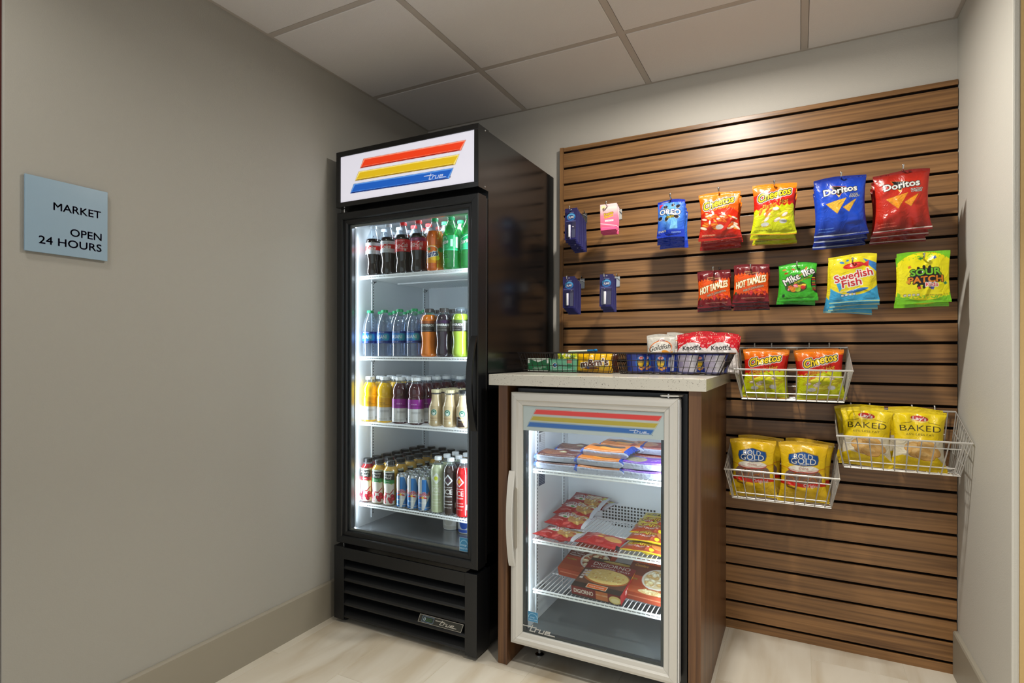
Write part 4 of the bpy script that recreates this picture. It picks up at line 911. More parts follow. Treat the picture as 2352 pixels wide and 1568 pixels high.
def c_lays(w=158, h=208):
    c = Canvas(w, h, (246, 212, 20)); c.grad(0, (236, 200, 20), h, (248, 220, 30))
    c.poly([(0, h*.52), (w*.16, h*.54), (w*.84, h*.54), (w, h*.50), (w, h*.10), (w*.8, h*.28), (w*.5, h*.20), (w*.16, h*.26), (0, h*.20)], (232, 222, 196))
    c.rect(0, h*.5, w, h*.56, (246, 212, 20))
    for i, (x, y, rx, ry, a) in enumerate(((.35, .40, 26, 17, 10), (.62, .43, 30, 18, -10), (.75, .34, 26, 16, -25), (.48, .32, 34, 19, 5), (.60, .27, 30, 17, -12))):
        c.ell(w*x, h*y-1, rx+1, ry+1, (176, 116, 50), a); mk = c.emask(w*x, h*y, rx, ry, a); c.put(mk, (226, 176, 100)); c.noise(mk, .08, i, 5); c.ell(w*x-4, h*y+4, rx*.6, ry*.4, (236, 194, 126), a)
    c.ell(w*.5, h*.845, 27, 11, (250, 226, 120)); c.ell(w*.5, h*.86, 26, 9, (190, 24, 24), -6); c.text("Lay's", w*.5, h*.86, 12, WT, bold=.05, shear=.1, rot=-5, fit=38)
    c.line([(w*.14, h*.775), (w*.34, h*.80)], 1.6, (50, 40, 20)); c.line([(w*.66, h*.80), (w*.88, h*.775)], 1.6, (50, 40, 20))
    c.text('BAKED', w*.51, h*.705, 21, (40, 34, 22), bold=.02, fit=w*.80); c.text('65% LESS FAT', w*.5, h*.60, 7, (50, 40, 22), fit=w*.56); c.text('original', w*.22, h*.50, 5, (80, 80, 70), rot=6, shear=.2)
    c.small(16, 24, 60, (180, 150, 10), 1, 3); return c
ZL = .9355-.194
ML = bag_mesh('baked_chip_bag', c_lays(), .055, seed=51, st=12, pinch=.12, crease=.0042)
stand(ML, 'baked_chip_bag', 1.997, -.171, ZL, -3, -4, 1, 'front yellow baked chip bag at the left of the basket by the right wall'); stand(ML, 'baked_chip_bag', 1.992, -.097, ZL+.004, -4, 5, -2, 'rear yellow baked chip bag at the left of the basket by the right wall')
stand(ML, 'baked_chip_bag', 2.150, -.171, ZL-.002, -4, 4, 1, 'front yellow baked chip bag at the right of the basket by the right wall'); stand(ML, 'baked_chip_bag', 2.146, -.097, ZL+.002, -4, -3, 2, 'rear yellow baked chip bag at the right of the basket by the right wall')
# ------------------------------------------------------------ goods on the worktop
def c_gum(w, h, kind):
    c = Canvas(w, h, (28, 120, 74) if kind == 0 else (106, 180, 148), .9)
    if kind == 0:
        c.rect(0, h*.62, w, h, (226, 236, 228)); c.poly([(w*.1, h*.95), (w*.5, h*.7), (w*.9, h*.95), (w*.9, h*.5), (w*.1, h*.5)], (20, 104, 60)); c.ell(w*.16, h*.78, 7, 6, (40, 110, 80)); c.ell(w*.84, h*.78, 7, 6, (40, 110, 80))
        for i in range(10): c.line([(w*.25+i*4, h*.15), (w*.25+i*4+3, h*.3)], 1, (220, 236, 226))
        c.text('5 PIECES', w*.75, h*.33, 4, WT); c.rect(0, 0, w, h*.08, (210, 226, 214))
    else:
        c.ell(w*.2, h*.5, 10, 10, (240, 240, 246)); c.ell(w*.2, h*.5, 8, 8, (24, 30, 60)); c.ell(w*.22, h*.5, 5, 5, (80, 150, 220)); c.text('Orbit', w*.45, h*.5, 11, (24, 34, 60), bold=.03, fit=40)
        c.rect(w*.66, h*.66, w*.86, h*.95, (190, 120, 100)); c.ell(w*.76, h*.45, 12, 8, (50, 140, 100)); c.small(8, h*.15, w-8, (220, 240, 230), 1, 2, 1.3)
    return c
def boxed(name, cvF, cvT, w, d, h, side, loc, rot, label, cat, group=None, mfront=PRINTM):
    """carton: w across, d deep, h high, origin at the front left bottom edge"""
    root = MB().box(0, w, 0, d, 0, h, c=.0008).build(name, mat(name+'_board', side, .5), None); root.location = loc; root.rotation_euler = rot
    tag(root, label, cat, group)
    if cvF is not None: obj('printed_face', print_plane('printed_face', cvF, lambda x, y: (x/cvF.w*w, np.full(x.shape, -.0004), y/cvF.h*h), mfront), root)
    if cvT is not None: obj('printed_face', print_plane('printed_face', cvT, lambda x, y: (x/cvT.w*w, y/cvT.h*d, np.full(x.shape, h+.0004)), mfront), root)
    return root
ZT = 1.0668
boxed('gum_pack', c_gum(92, 52, 0), None, .092, .030, .052, (24, 100, 60), (.800, -.440, ZT), (0, 0, 0), 'dark green and white gum pack at the left end of the black tray', 'gum pack')
boxed('gum_pack', c_gum(108, 50, 1), None, .108, .030, .050, (106, 180, 148), (.897, -.438, ZT), (0, 0, R(1)), 'pale green gum pack between the dark green pack and the yellow candy bag', 'gum pack')
boxed('gum_pack', c_gum(108, 50, 1), None, .108, .030, .050, (106, 180, 148), (.905, -.395, ZT), (0, 0, R(-3)), 'pale green gum pack standing behind the front pale green one', 'gum pack')
cv = Canvas(146, 78, (245, 190, 14), 1.0); cv.text("m&m's", 76, 36, 26, (90, 44, 20), [(3, WT)], bold=.06, rot=6, fit=112); cv.ell(112, 18, 12, 8, (240, 210, 60)); cv.ell(66, 14, 30, 5, (110, 60, 30)); cv.ell(52, 16, 5, 4, (40, 90, 180)); cv.text('PEANUT', 60, 62, 5, (120, 70, 20)); cv.rect(0, 0, 146, 3, (225, 165, 10))
stand(bag_mesh('chocolate_candy_bag', cv, .03, seed=61, st=6, sb=6), 'chocolate_candy_bag', 1.076, -.418, ZT, -6, 0, 0, 'bright yellow bag of chocolate candies in the left black tray', 'candy bag', None)
cv = Canvas(140, 80, (78, 38, 24), 1.2); cv.text("m&m's", 70, 36, 22, (240, 240, 236), bold=.05, fit=100); cv.ell(70, 66, 26, 7, (190, 40, 30))
stand(bag_mesh('chocolate_candy_bag', cv, .026, seed=63, st=6, sb=6), 'chocolate_candy_bag', 1.085, -.365, ZT, -8, 3, 0, 'brown bag of chocolate candies behind the bright yellow one', 'candy bag', None)
cv = Canvas(150, 78, (196, 204, 40), 1.2); cv.blobs(30, 8, 30, 142, 74, 7, 6, [(220, 214, 60), (90, 130, 40), (236, 236, 200), (120, 70, 40)], 4, (90, 110, 20))
stand(bag_mesh('sweets_bag', cv, .03, seed=64, st=5, sb=6), 'sweets_bag', .955, -.318, ZT, -6, 0, 0, 'lime green bag of sweets behind the gum packs', 'candy bag', None)
pen = MB().lathe([(.0001, 0), (.0042, .001), (.0042, .085), (.003, .088)], 12).build('toy_lollipop', mat('white_stick', (226, 222, 206), .4), None, True)
pen.location = (.940, -.340, 1.1475); pen.rotation_euler = (0, R(88), R(-4)); tag(pen, 'white stick with blue knob lying across the lime green sweets bag', 'lollipop')
MB().lathe([(.0001, -.004), (.0046, -.001), (.0046, .022), (.003, .026), (.0062, .030), (.0066, .036), (.004, .041), (.0001, .043)], 14).build('knob', mat('blue_plastic', (16, 110, 170), .2), pen, True, (0, 0, .086))
# pasta cups
def c_cup(w, h):
    c = Canvas(w, h, (34, 60, 160), 1.1); 
    c.ell(w*.5, h*.52, 21, 26, (30, 110, 200)); c.ell(w*.5, h*.50, 16, 19, (20, 30, 90)); c.ell(w*.5, h*.46, 12, 11, (240, 200, 40)); c.ell(w*.5, h*.80, 10, 6, (226, 232, 246)); c.ell(w*.5, h*.80, 9, 5, (206, 30, 40)); c.text('Kraft', w*.5, h*.80, 6, WT, bold=.03)
    c.text('CHEESE', w*.5, h*.57, 7, (250, 220, 80), [(.8, (20, 24, 70))], bold=.04, fit=28); c.text('Easy Mac', w*.5, h*.38, 5, (40, 30, 60)); c.blobs(8, w*.40, 8, w*.60, 18, 6, 3, [(236, 140, 30), (246, 170, 50)], 2)
    c.poly([(w*.63, h*.82), (w*.76, h*.88), (w*.75, h*.34), (w*.63, h*.30)], (206, 212, 226)); c.small(w*.645, h*.74, w*.74, (120, 126, 150), 7, 3, 1.4)
    c.rect(w*.80, h*.06, w, h*.96, (190, 182, 206)); c.rect(0, h*.06, w*.18, h*.96, (228, 226, 236))
    for k in range(12): c.small(w*.82, h*.88-k*5, w*.985, (110, 100, 140), 1, k, 1.4)
    for k in range(11): c.small(w*.01, h*.86-k*5.4, w*.17, (150, 146, 170), 1, k+30, 1.2)
    c.rect(w*.82, h*.3, w*.90, h*.6, (150, 140, 176)); return c
def ring(name, cv, r0, r1, z0, z1, m, n=None, bulge=None):
    def fn(x, y):
        ph = (x/cv.w-.5)*2*math.pi; t = y/cv.h; r = (r0+(r1-r0)*t) if bulge is None else bulge(t)
        return (r*np.sin(ph), -r*np.cos(ph), z0+(z1-z0)*t)
    return print_plane(name, cv, fn, m)
FOIL = mat('foil_lid', (206, 206, 212), .3, metal=.8); NAVYP = mat('navy_plastic', (34, 26, 92), .35)
cup_body = MB().lathe([(.0001, 0), (.030, 0), (.0325, .003), (.0395, .070), (.042, .071), (.042, .074), (.039, .075)], 32).mesh('pasta_cup', NAVYP, True)
cup_lab = ring('cup_label', c_cup(232, 66), .0330, .0397, .004, .069, PRINTL); cup_lid = MB().lathe([(.0001, .0762), (.042, .0758), (.0425, .0742)], 32, caps=False).mesh('lid', FOIL, True)
cupr = None
for i, (x, y, rz, lb) in enumerate([(1.238, -.395, 40, 'leftmost in the front row, label turned to the right'), (1.330, -.398, 10, 'second in the front row, round yellow emblem facing out'), (1.425, -.396, 200, 'third in the front row, white text panel facing out'), (1.517, -.395, 195, 'rightmost in the front row, white text panel facing out'),
                                   (1.250, -.305, 15, 'leftmost in the middle row'), (1.345, -.303, 150, 'second in the middle row'), (1.440, -.305, 30, 'third in the middle row'), (1.520, -.303, 120, 'rightmost in the middle row')]):
    if cupr is None:
        cupr = obj('pasta_cup', cup_body); obj('cup_label', cup_lab, cupr); obj('lid', cup_lid, cupr); cupr.location = (x, y, ZT); cupr.rotation_euler = (0, 0, R(rz)); tag(cupr, 'navy blue pasta cup '+lb, 'cup', 'pasta cups in the black tray')
    else: dup(cupr, (x, y, ZT), (0, 0, R(rz)), 'navy blue pasta cup '+lb)
cv = Canvas(116, 152, (214, 210, 200), 1.1); cv.noise(cv.X > -1, .04, 2, 10); cv.ell(58, 92, 47, 32, (232, 120, 30), 10); cv.ell(58, 90, 44, 30, (240, 236, 226), 10); cv.text('Goldfish', 56, 96, 21, (40, 34, 34), bold=.02, shear=.35, rot=9, fit=88)
cv.text('BAKED SNACK', 50, 76, 5, (220, 110, 30), rot=6); cv.ell(80, 74, 17, 9, (240, 160, 40), -15); cv.poly([(94, 72), (108, 84), (104, 64)], (240, 160, 40)); cv.ell(62, 124, 16, 4, (150, 70, 60), -4); cv.text('PEPPERIDGE FARM', 62, 124, 3, WT, rot=-4); cv.rect(0, 0, 116, 60, (226, 220, 208))
GFM = bag_mesh('cracker_bag', cv, .03, seed=71, st=12)
GT = 'snack bags standing at the back of the black tray'
stand(GFM, 'cracker_bag', 1.295, -.235, ZT+.002, -9, 0, -1, 'front white and orange cracker bag standing behind the pasta cups', group=GT)
stand(GFM, 'cracker_bag', 1.345, -.205, ZT+.006, -7, 6, 10, 'rear white cracker bag, tilted, behind the other cracker bag', group=GT)
cv = Canvas(122, 152, (214, 30, 44), 1.1); rg = random.Random(5)
for i in range(60): cv.ell(rg.uniform(0, 122), rg.uniform(92, 150), 1.1, 1.5, (246, 220, 190))
cv.ell(61, 60, 66, 52, (240, 232, 230)); cv.rect(0, 0, 122, 40, (240, 232, 230)); cv.text("Knott's", 60, 92, 19, (24, 22, 26), bold=.05, fit=72, rot=2); cv.text('BERRY FARM', 60, 79, 4.5, (60, 50, 50)); cv.text('Premium Cookies', 60, 67, 9, (40, 30, 34), shear=.3, fit=90); cv.ell(102, 100, 10, 9, (206, 30, 50)); cv.ell(102, 100, 5, 5, (236, 130, 140)); cv.text('New!', 14, 112, 8, (250, 220, 220), shear=.3, rot=10); cv.blobs(5, 30, 20, 90, 50, 12, 9, [(206, 150, 80), (190, 30, 40)], 6, (120, 70, 30))
KNM = bag_mesh('cookie_bag', cv, .03, seed=73, st=14)
stand(KNM, 'cookie_bag', 1.418, -.240, ZT+.004, -9, -2, -1, 'front red and white cookie bag at the middle of the tray', group=GT)
stand(KNM, 'cookie_bag', 1.522, -.240, ZT+.004, -9, 2, 1, 'front red and white cookie bag at the right of the tray', group=GT)
stand(KNM, 'cookie_bag', 1.455, -.200, ZT+.010, -6, 4, 4, 'rear red and white cookie bag at the middle of the tray', group=GT)
stand(KNM, 'cookie_bag', 1.522, -.198, ZT-.002, -6, -5, 2, 'rear red and white cookie bag at the right of the tray', group=GT)

# ------------------------------------------------------------ frozen goods in the small refrigerator
def c_sand(w, h, kind):
    base = {'brown': (110, 48, 34), 'orange': (222, 126, 30), 'red': (170, 52, 30), 'purple': (120, 60, 180)}[kind]
    c = Canvas(w, h, base, 1.5); c.rect(0, 0, 14, h, (40, 70, 170)); c.rect(w-16, 0, w, h, (40, 70, 170)); 
    if kind == 'brown': c.ell(60, h*.55, 45, 32, (150, 90, 56)); c.noise(c.emask(60, h*.55, 45, 32), .25, 1, 2); c.ell(90, h*.6, 14, 8, (220, 214, 170)); c.text('MEAT', 136, h*.45, 14, WT, bold=.03, rot=-6, fit=44)
    if kind == 'orange': c.poly([(20, h*.5), (70, h*.75), (140, h*.62), (150, h*.5), (80, h*.40)], (60, 40, 34)); c.ell(100, h*.42, 40, 12, (240, 160, 60)); c.text('Deli', 128, h*.75, 10, (90, 90, 200), bold=.02, shear=.3)
    if kind == 'red': c.ell(56, h*.55, 44, 30, (214, 150, 110)); c.noise(c.emask(56, h*.55, 44, 30), .3, 3, 2); c.rect(100, 0, w-16, h, (170, 44, 30))
    if kind == 'purple': c.ell(48, h*.5, 44, 36, (170, 160, 130)); c.noise(c.emask(48, h*.5, 44, 36), .6, 5, 2); c.text('angus', 128, h*.45, 13, (226, 200, 240), shear=.3)
    c.small(24, h*.2, w-24, (230, 220, 210), 1, 2); return c
GS = 'frozen sandwich packs on the top shelf of the small refrigerator'
def pack_mesh(name, cv, w, d, t, side, seed):
    """film-wrapped tray pack: pale front side, printed top, crimped fins left and right; front edge at the origin"""
    rg = np.random.RandomState(seed); u, v = np.meshgrid(np.linspace(-1, 1, cv.nu), np.linspace(0, 1, cv.nv)); f = .22
    hx = np.clip((1-np.abs(u))/.17, 0, 1)**.55; vb = np.clip((v-f)/(1-f), 0, 1)
    zt = t*(1-.10*np.cos(2*u)+0*u)*(.5+.5*hx)
    z = np.where(v < f, zt*(v/f)**.8, zt*(1+.10*np.sin(np.pi*vb)-.5*vb**10)); y = np.where(v < f, .004*np.sin(v/f*3.1)*-1, vb*d)
    z = np.where(v < f, np.maximum(z, t*.42*(1-hx)), z); z = z+(1-hx)*.002*np.sin(40*v)
    for k in range(7):
        a, b, c, e = rg.uniform(-.8, .8), rg.uniform(.3, .9), rg.uniform(.08, .3), rg.uniform(-.004, .004); z = z+np.where(v > f, e*np.exp(-((u-a)/c)**2-((v-b)/.16)**2), 0)*hx
    x = u*w/2; V = np.stack([x.ravel(), y.ravel(), z.ravel()], 1); B = V[:cv.nu].copy(); n = len(V)
    bot = np.array([[-w/2, 0, t*.3], [w/2, 0, t*.3], [w/2, d, t*.3], [-w/2, d, t*.3], [-w*.42, .004, 0], [w*.42, .004, 0], [w*.42, d-.004, 0], [-w*.42, d-.004, 0]])
    F = np.concatenate([grid_faces(cv.nu, cv.nv), np.array([[n+7, n+6, n+5, n+4], [n, n+4, n+5, n+1], [n+1, n+5, n+6, n+2], [n+2, n+6, n+7, n+3], [n+3, n+7, n+4, n]])])
    return raw_mesh(name, np.concatenate([V, bot]), F, np.concatenate([cv.out(), np.tile(lin(side), (8, 1))]), PRINTB)
def c_pack(w, h, kind):
    c = c_sand(w, h, kind); c.rect(0, 0, w, h*.17, (206, 212, 232))
    c.rect(0, 0, 12, h*.2, (90, 120, 210)); c.small(24, h*.12, w*.5, (160, 166, 190), 3, 5, 1.6); c.small(w*.55, h*.12, w-24, (180, 186, 206), 3, 7, 1.4); return c
SM = {k: pack_mesh('sandwich_pack', c_pack(176, 150, k), .180 if k != 'purple' else .165, .125, .027, (216, 220, 236), 80+i) for i, k in enumerate(('brown', 'orange', 'red', 'purple'))}
def lay(me, name, x, y, z, tilt, rz, label, cat, group):
    """flat on its back, printed side up, front edge at y"""
    M = Matrix.Rotation(R(rz), 4, 'Z') @ Matrix.Rotation(R(-90+tilt), 4, 'X')
    return tag(obj(name, me, None, (x, y, z), M.to_euler()), label, cat, group)
Z1 = .7165; P = [('brown', 1.008, -.650, 0, 0, -3, 'bottom dark brown pack of the front left stack'), ('brown', 1.012, -.648, 1, 2, 2, 'top dark brown pack of the front left stack'), ('brown', 1.030, -.500, 0, 0, 4, 'bottom dark brown pack of the rear left stack'), ('brown', 1.028, -.485, 1, 3, 8, 'top dark brown pack of the rear left stack'),
    ('orange', 1.170, -.655, 0, 0, 1, 'bottom orange pack of the front middle stack'), ('orange', 1.168, -.652, 1, 2, -2, 'middle orange pack of the front middle stack'), ('orange', 1.180, -.625, 2, 3, -5, 'top orange pack of the front middle stack'),
    ('orange', 1.190, -.500, 0, 0, 0, 'bottom orange pack of the rear middle stack'), ('orange', 1.185, -.495, 1, 1, 3, 'middle orange pack of the rear middle stack'), ('orange', 1.200, -.485, 2, 3, -3, 'top orange pack of the rear middle stack'),
    ('purple', 1.322, -.650, 0, 0, 0, 'lower purple pack at the front right'), ('purple', 1.324, -.645, 1, 1, 2, 'upper purple pack at the front right'),
    ('red', 1.318, -.505, 0, 0, 0, 'bottom red pack at the rear right'), ('red', 1.316, -.500, 1, 2, -3, 'middle red pack at the rear right'), ('red', 1.312, -.490, 2, 3, -5, 'top red pack at the rear right')]
for k, x, y, lv, ti, rz, lb in P: tag(obj('sandwich_pack', SM[k], None, (x, y, Z1+lv*.0285), (R(ti*.5), 0, R(rz))), 'frozen sandwich pack: '+lb, 'frozen food', GS)
cv = Canvas(160, 132, (178, 40, 36), 1.3); cv.noise(cv.X > -1, .05, 3, 9); cv.ell(112, 66, 40, 44, (206, 150, 76)); cv.noise(cv.emask(112, 66, 40, 44), .3, 2, 4); cv.blobs(16, 80, 30, 142, 104, 12, 6, [(190, 60, 40), (232, 190, 110), (206, 140, 60), (236, 220, 180)], 12, (120, 50, 26)); cv.ell(108, 96, 24, 12, (240, 226, 190), 20)
for i in range(9): cv.line([(90+i*5, 70+6*math.sin(i)), (96+i*5, 92+5*math.cos(i*2))], 2.4, [(196, 50, 34), (236, 190, 90), (240, 226, 200)][i % 3])
cv.ell(50, 62, 26, 9, (240, 226, 214), -6); cv.ell(56, 60, 9, 5, (70, 140, 60)); cv.text('HOT POCKETS', 58, 78, 17, WT, [(1.2, (120, 16, 16))], bold=.03, rot=-7, shear=.2, fit=92); cv.rect(68, 16, 96, 28, (224, 90, 80)); cv.small(14, 36, 60, (240, 190, 180), 2, 3); cv.rect(146, 0, 160, 132, (226, 226, 232)); cv.rect(136, 92, 150, 118, (226, 220, 60)); cv.text('2 PACK', 26, 116, 6, WT)
HP = bag_mesh('frozen_sandwich_bag', cv, .024, seed=91, st=7, sb=7, back=(200, 60, 60))
cv = Canvas(160, 132, (190, 44, 40), 1.3); cv.noise(cv.X > -1, .05, 3, 9); cv.ell(122, 66, 32, 24, (220, 160, 80)); cv.noise(cv.emask(122, 66, 32, 24), .2, 2, 4); cv.ell(52, 92, 28, 7, (236, 160, 150), 4); cv.ell(50, 64, 34, 9, (240, 150, 140), -8); cv.ell(72, 92, 12, 8, (240, 180, 80)); cv.ell(76, 62, 12, 8, (240, 180, 80)); cv.rect(70, 22, 98, 34, (224, 90, 80)); cv.rect(146, 0, 160, 30, (30, 26, 26)); cv.text('HAM', 24, 116, 8, WT)
HM = bag_mesh('frozen_sandwich_bag', cv, .024, seed=92, st=7, sb=7, back=(200, 60, 60))
Z2 = .4575; GH = 'red frozen sandwich bags on the middle shelf of the small refrigerator'
for i, (x, y, z, ti, rz) in enumerate([(1.002, -.668, .014, 0, -6), (1.010, -.578, .034, 9, -7), (1.015, -.498, .052, 12, -5), (1.022, -.428, .066, 13, -8), (1.030, -.375, .060, 3, -12)]):
    lay(HP, 'frozen_sandwich_bag', x, y, Z2+z, ti, rz, f'red frozen sandwich bag, {ORD[i]} in the overlapping pile at the left', 'frozen food', GH)
lay(HM, 'frozen_sandwich_bag', 1.165, -.672, Z2+.014, 0, -3, 'red frozen sandwich bag with pink ham slices, lying alone at the front', 'frozen food', GH)
cv = Canvas(150, 130, (170, 70, 36), 1.3); cv.rect(0, 66, 150, 130, (232, 206, 40)); cv.poly([(0, 60), (60, 78), (150, 66), (150, 76), (0, 84)], (232, 206, 40)); cv.text('OLE', 44, 96, 24, (50, 34, 20), bold=.06, fit=62, rot=-6); cv.text('BURRITO', 54, 52, 17, (240, 220, 60), [(1, (70, 26, 14))], bold=.03, rot=-4, fit=82); cv.text('BEEF & JALAPENO', 56, 33, 7, WT, rot=-4, fit=74); cv.ell(122, 62, 26, 34, (222, 140, 70)); cv.noise(cv.emask(122, 62, 26, 34), .3, 3, 4); cv.ell(126, 44, 13, 12, (230, 130, 60)); cv.rect(0, 0, 150, 9, (232, 196, 40)); cv.ell(104, 20, 8, 8, (246, 220, 40)); cv.poly([(12, 110), (30, 118), (40, 104), (60, 122), (30, 126)], (90, 60, 20))
BU = bag_mesh('burrito_bag', cv, .024, seed=94, st=7, sb=7, back=(226, 196, 50)); GB = 'yellow burrito bags on the middle shelf of the small refrigerator'
for i, (x, y, z, ti, rz) in enumerate([(1.322, -.668, .014, 0, -3), (1.328, -.612, .032, 7, -4), (1.330, -.560, .044, 9, -3), (1.334, -.512, .054, 9, -6)]):
    lay(BU, 'burrito_bag', x, y, Z2+z, ti, rz, f'yellow frozen burrito bag, {ORD[i]} of the overlapping stack at the right', 'frozen food', GB)
# cartons on the bottom shelf
cv = Canvas(182, 205, (46, 34, 30), 1.2); cv.rect(0, 30, 182, 150, (96, 60, 44)); cv.ell(98, 92, 86, 52, (176, 98, 40)); m = cv.emask(98, 95, 80, 46); cv.put(m, (236, 210, 130)); cv.noise(m, .12, 4, 6); cv.blobs(26, 40, 66, 160, 124, 5, 3, [(246, 226, 160), (214, 160, 80)], 9)
cv.poly([(0, 128), (90, 142), (182, 128), (182, 184), (0, 184)], (140, 22, 26)); cv.text('DIGIORNO', 92, 168, 22, (236, 226, 216), [(1, (80, 10, 14))], bold=.0, fit=140); cv.text('TRADITIONAL CRUST', 92, 147, 9, WT, bold=.04, fit=150, arc=-.06); cv.rect(0, 184, 182, 205, (62, 56, 40)); cv.ell(110, 192, 60, 8, (176, 150, 70)); cv.text('RISING CRUST PIZZA', 92, 196, 5, (220, 210, 170))
cv.rect(52, 8, 126, 34, (240, 226, 200)); cv.rect(54, 10, 124, 32, (222, 104, 30)); cv.text('FOUR CHEESE', 89, 21, 7, WT, fit=54)
for i in range(4):
    cv.rect(8, 56+i*16, 20, 68+i*16, (220, 214, 206)); cv.rect(22, 60+i*16, 32, 70+i*16, (220, 214, 206)) if i else None
cf = Canvas(182, 36, (120, 20, 24), 1.2); cf.rect(0, 0, 182, 5, (60, 50, 44)); cf.text('DIGIORNO', 46, 20, 15, (230, 218, 206), bold=.03, fit=72); cf.rect(92, 4, 136, 36, (196, 110, 60)); cf.text('FOUR CHEESE', 114, 22, 5, (236, 220, 180)); cf.ell(162, 16, 22, 14, (226, 204, 130)); cf.ell(162, 14, 15, 8, (240, 226, 170))
pz = boxed('pizza_carton', cf, cv, .182, .205, .036, (120, 26, 24), (1.0700, -.648, .2755), (R(11), 0, R(-4)), 'dark red four cheese pizza carton at the front of the bottom shelf', 'carton')
cs = Canvas(205, 36, (150, 24, 26), 1.4); cs.text('DIGIORNO', 90, 18, 14, (236, 210, 200), bold=.04, fit=80); cs.rect(120, 0, 205, 36, (196, 130, 50))
obj('printed_face', print_plane('printed_face', cs, lambda x, y: (np.full(x.shape, .1824), x/1000, y/1000), PRINTM), pz)
def c_lean(kind):
    c = Canvas(176, 190, (164, 66, 34), 1.3); c.text('Cuisine', 60, 172, 20, (230, 96, 30), bold=.02, fit=96); c.rect(0, 90, 176, 160, (104, 44, 26)); c.text('Comfort', 44, 146, 13, (226, 170, 60), shear=.3, fit=52); c.text('LEAN', 46, 186, 8, (240, 150, 90))
    if kind: c.text('Meatloaf', 34, 126, 10, WT, fit=50); c.text('with Mashed', 38, 112, 9, WT, fit=58); c.text('Potatoes', 32, 99, 9, WT, fit=48)
    m = c.emask(124, 88, 58, 56); c.put(m, (226, 222, 214)); c.ell(124, 88, 51, 48, (214, 196, 160)); c.blobs(34, 84, 52, 164, 124, 11, 8, [(236, 220, 170), (206, 170, 110), (240, 232, 206)] if not kind else [(150, 70, 40), (120, 50, 30), (236, 220, 180)], 3+kind, (176, 140, 90))
    c.rect(0, 0, 176, 34, (176, 82, 44)); c.text('PROTEIN', 30, 70, 8, (110, 180, 50), bold=.03); 
    for i in range(5): c.rect(90+i*16, 26, 102+i*16, 34, (190, 120, 80))
    if not kind: c.ell(120, 16, 46, 12, (222, 200, 150)); c.blobs(14, 84, 8, 156, 24, 7, 5, [(236, 220, 170), (206, 170, 110)], 8)
    return c
cf = Canvas(176, 36, (166, 66, 34), 1.3); cf.small(10, 20, 160, (226, 150, 110), 2, 4)
boxed('frozen_meal_carton', cf, c_lean(1), .172, .180, .034, (180, 64, 28), (.962, -.500, .276), (R(18), 0, R(-8)), 'orange meatloaf meal carton leaning behind the pizza carton at the left', 'carton')
boxed('frozen_meal_carton', cf, c_lean(0), .168, .186, .034, (180, 64, 28), (1.222, -.585, .276), (R(19), 0, R(-7)), 'orange meal carton with a plate of dumplings, right of the pizza carton', 'carton')
# ------------------------------------------------------------ bottles and cans in the tall refrigerator
CLEAR = glassy('clear_plastic', (236, 242, 248), 1.6, 1.5, .06, .06)
WATERP = glassy('water_bottle_plastic', (226, 234, 244), 2.6, 1.5, .05, .05)
GREENP = glassy('green_bottle_plastic', (90, 214, 130), 2.0, 1.5, .05, .16)
def liq(name, c, rough=.12): return mat(name, c, rough, coat=1.)
COLA = liq('cola', (20, 9, 8)); ORNG = liq('orange_soda', (206, 96, 22)); PWO = liq('orange_sport_drink', (226, 122, 10)); PWD = liq('dark_sport_drink', (40, 26, 40)); PWG = liq('lime_sport_drink', (160, 186, 60))
VY = liq('yellow_drink', (240, 190, 20)); VP = liq('dark_purple_drink', (66, 12, 30)); COF = liq('milky_coffee', (214, 190, 150)); JUG = liq('pale_juice', (190, 150, 60)); JUR = liq('red_juice', (120, 20, 26)); ICG = liq('pale_green_drink', (196, 206, 170)); ICD = liq('dark_drink', (52, 36, 34)); ICR = liq('red_drink', (190, 20, 26))
def cap(r, h, m, ribs=True):
    s = MB(); n = 36; v = []; f = []
    for k, (rr, z) in enumerate([(r, 0), (r, h*.85), (r*.9, h), (.0001, h)]):
        for j in range(n): q = rr*(1.035 if (j % 2 and k < 2 and ribs) else 1); v.append((q*math.cos(2*math.pi*j/n), q*math.sin(2*math.pi*j/n), z))
    for k in range(3):
        for j in range(n): f.append((k*n+j, k*n+(j+1) % n, (k+1)*n+(j+1) % n, (k+1)*n+j))
    f.append(tuple(range(n))[::-1]); return s.add(v, f).mesh('cap', m, False)
def body(name, prof, fill, mliq, mclear, n=28):
    """one lathe; below the fill line it shows the drink, above it the clear plastic"""
    P = []
    for a, b in zip(prof[:-1], prof[1:]):
        P.append(a)
        if a[1] < fill < b[1]: t = (fill-a[1])/(b[1]-a[1]); P.append((a[0]+(b[0]-a[0])*t, fill))
    P.append(prof[-1]); P = [(r/1000, z/1000) for r, z in P]
    s = MB(); s.lathe(P, n); mi = []
    for i in range(len(P)-1): mi += [0 if (P[i][1]+P[i+1][1])/2 < fill/1000 else 1]*n
    mi += [0, 1][:len(s.f)-len(mi)]; s.m = mi
    s.lathe([(.0001, fill/1000-.0004), (max(.002, min(r for r, z in P if abs(z-fill/1000) < .02)-.0008), fill/1000-.0004)], n, caps=False); s.m = mi+[0]*(len(s.f)-len(mi))
    return s.mesh(name, [mliq, mclear], True)
def smoothp(pts, k=3):
    """Catmull-Rom through the outline"""
    o = []
    for i in range(len(pts)-1):
        p0, p1, p2, p3 = pts[max(i-1, 0)], pts[i], pts[i+1], pts[min(i+2, len(pts)-1)]
        for j in range(k):
            t = j/k; o.append(tuple(.5*((2*p1[a])+(-p0[a]+p2[a])*t+(2*p0[a]-5*p1[a]+4*p2[a]-p3[a])*t*t+(-p0[a]+3*p1[a]-3*p2[a]+p3[a])*t**3) for a in (0, 1)))
    o.append(pts[-1]); return o
def foot_(pts): return [(.1, 1), (pts[0][0]-4, 0)]+pts
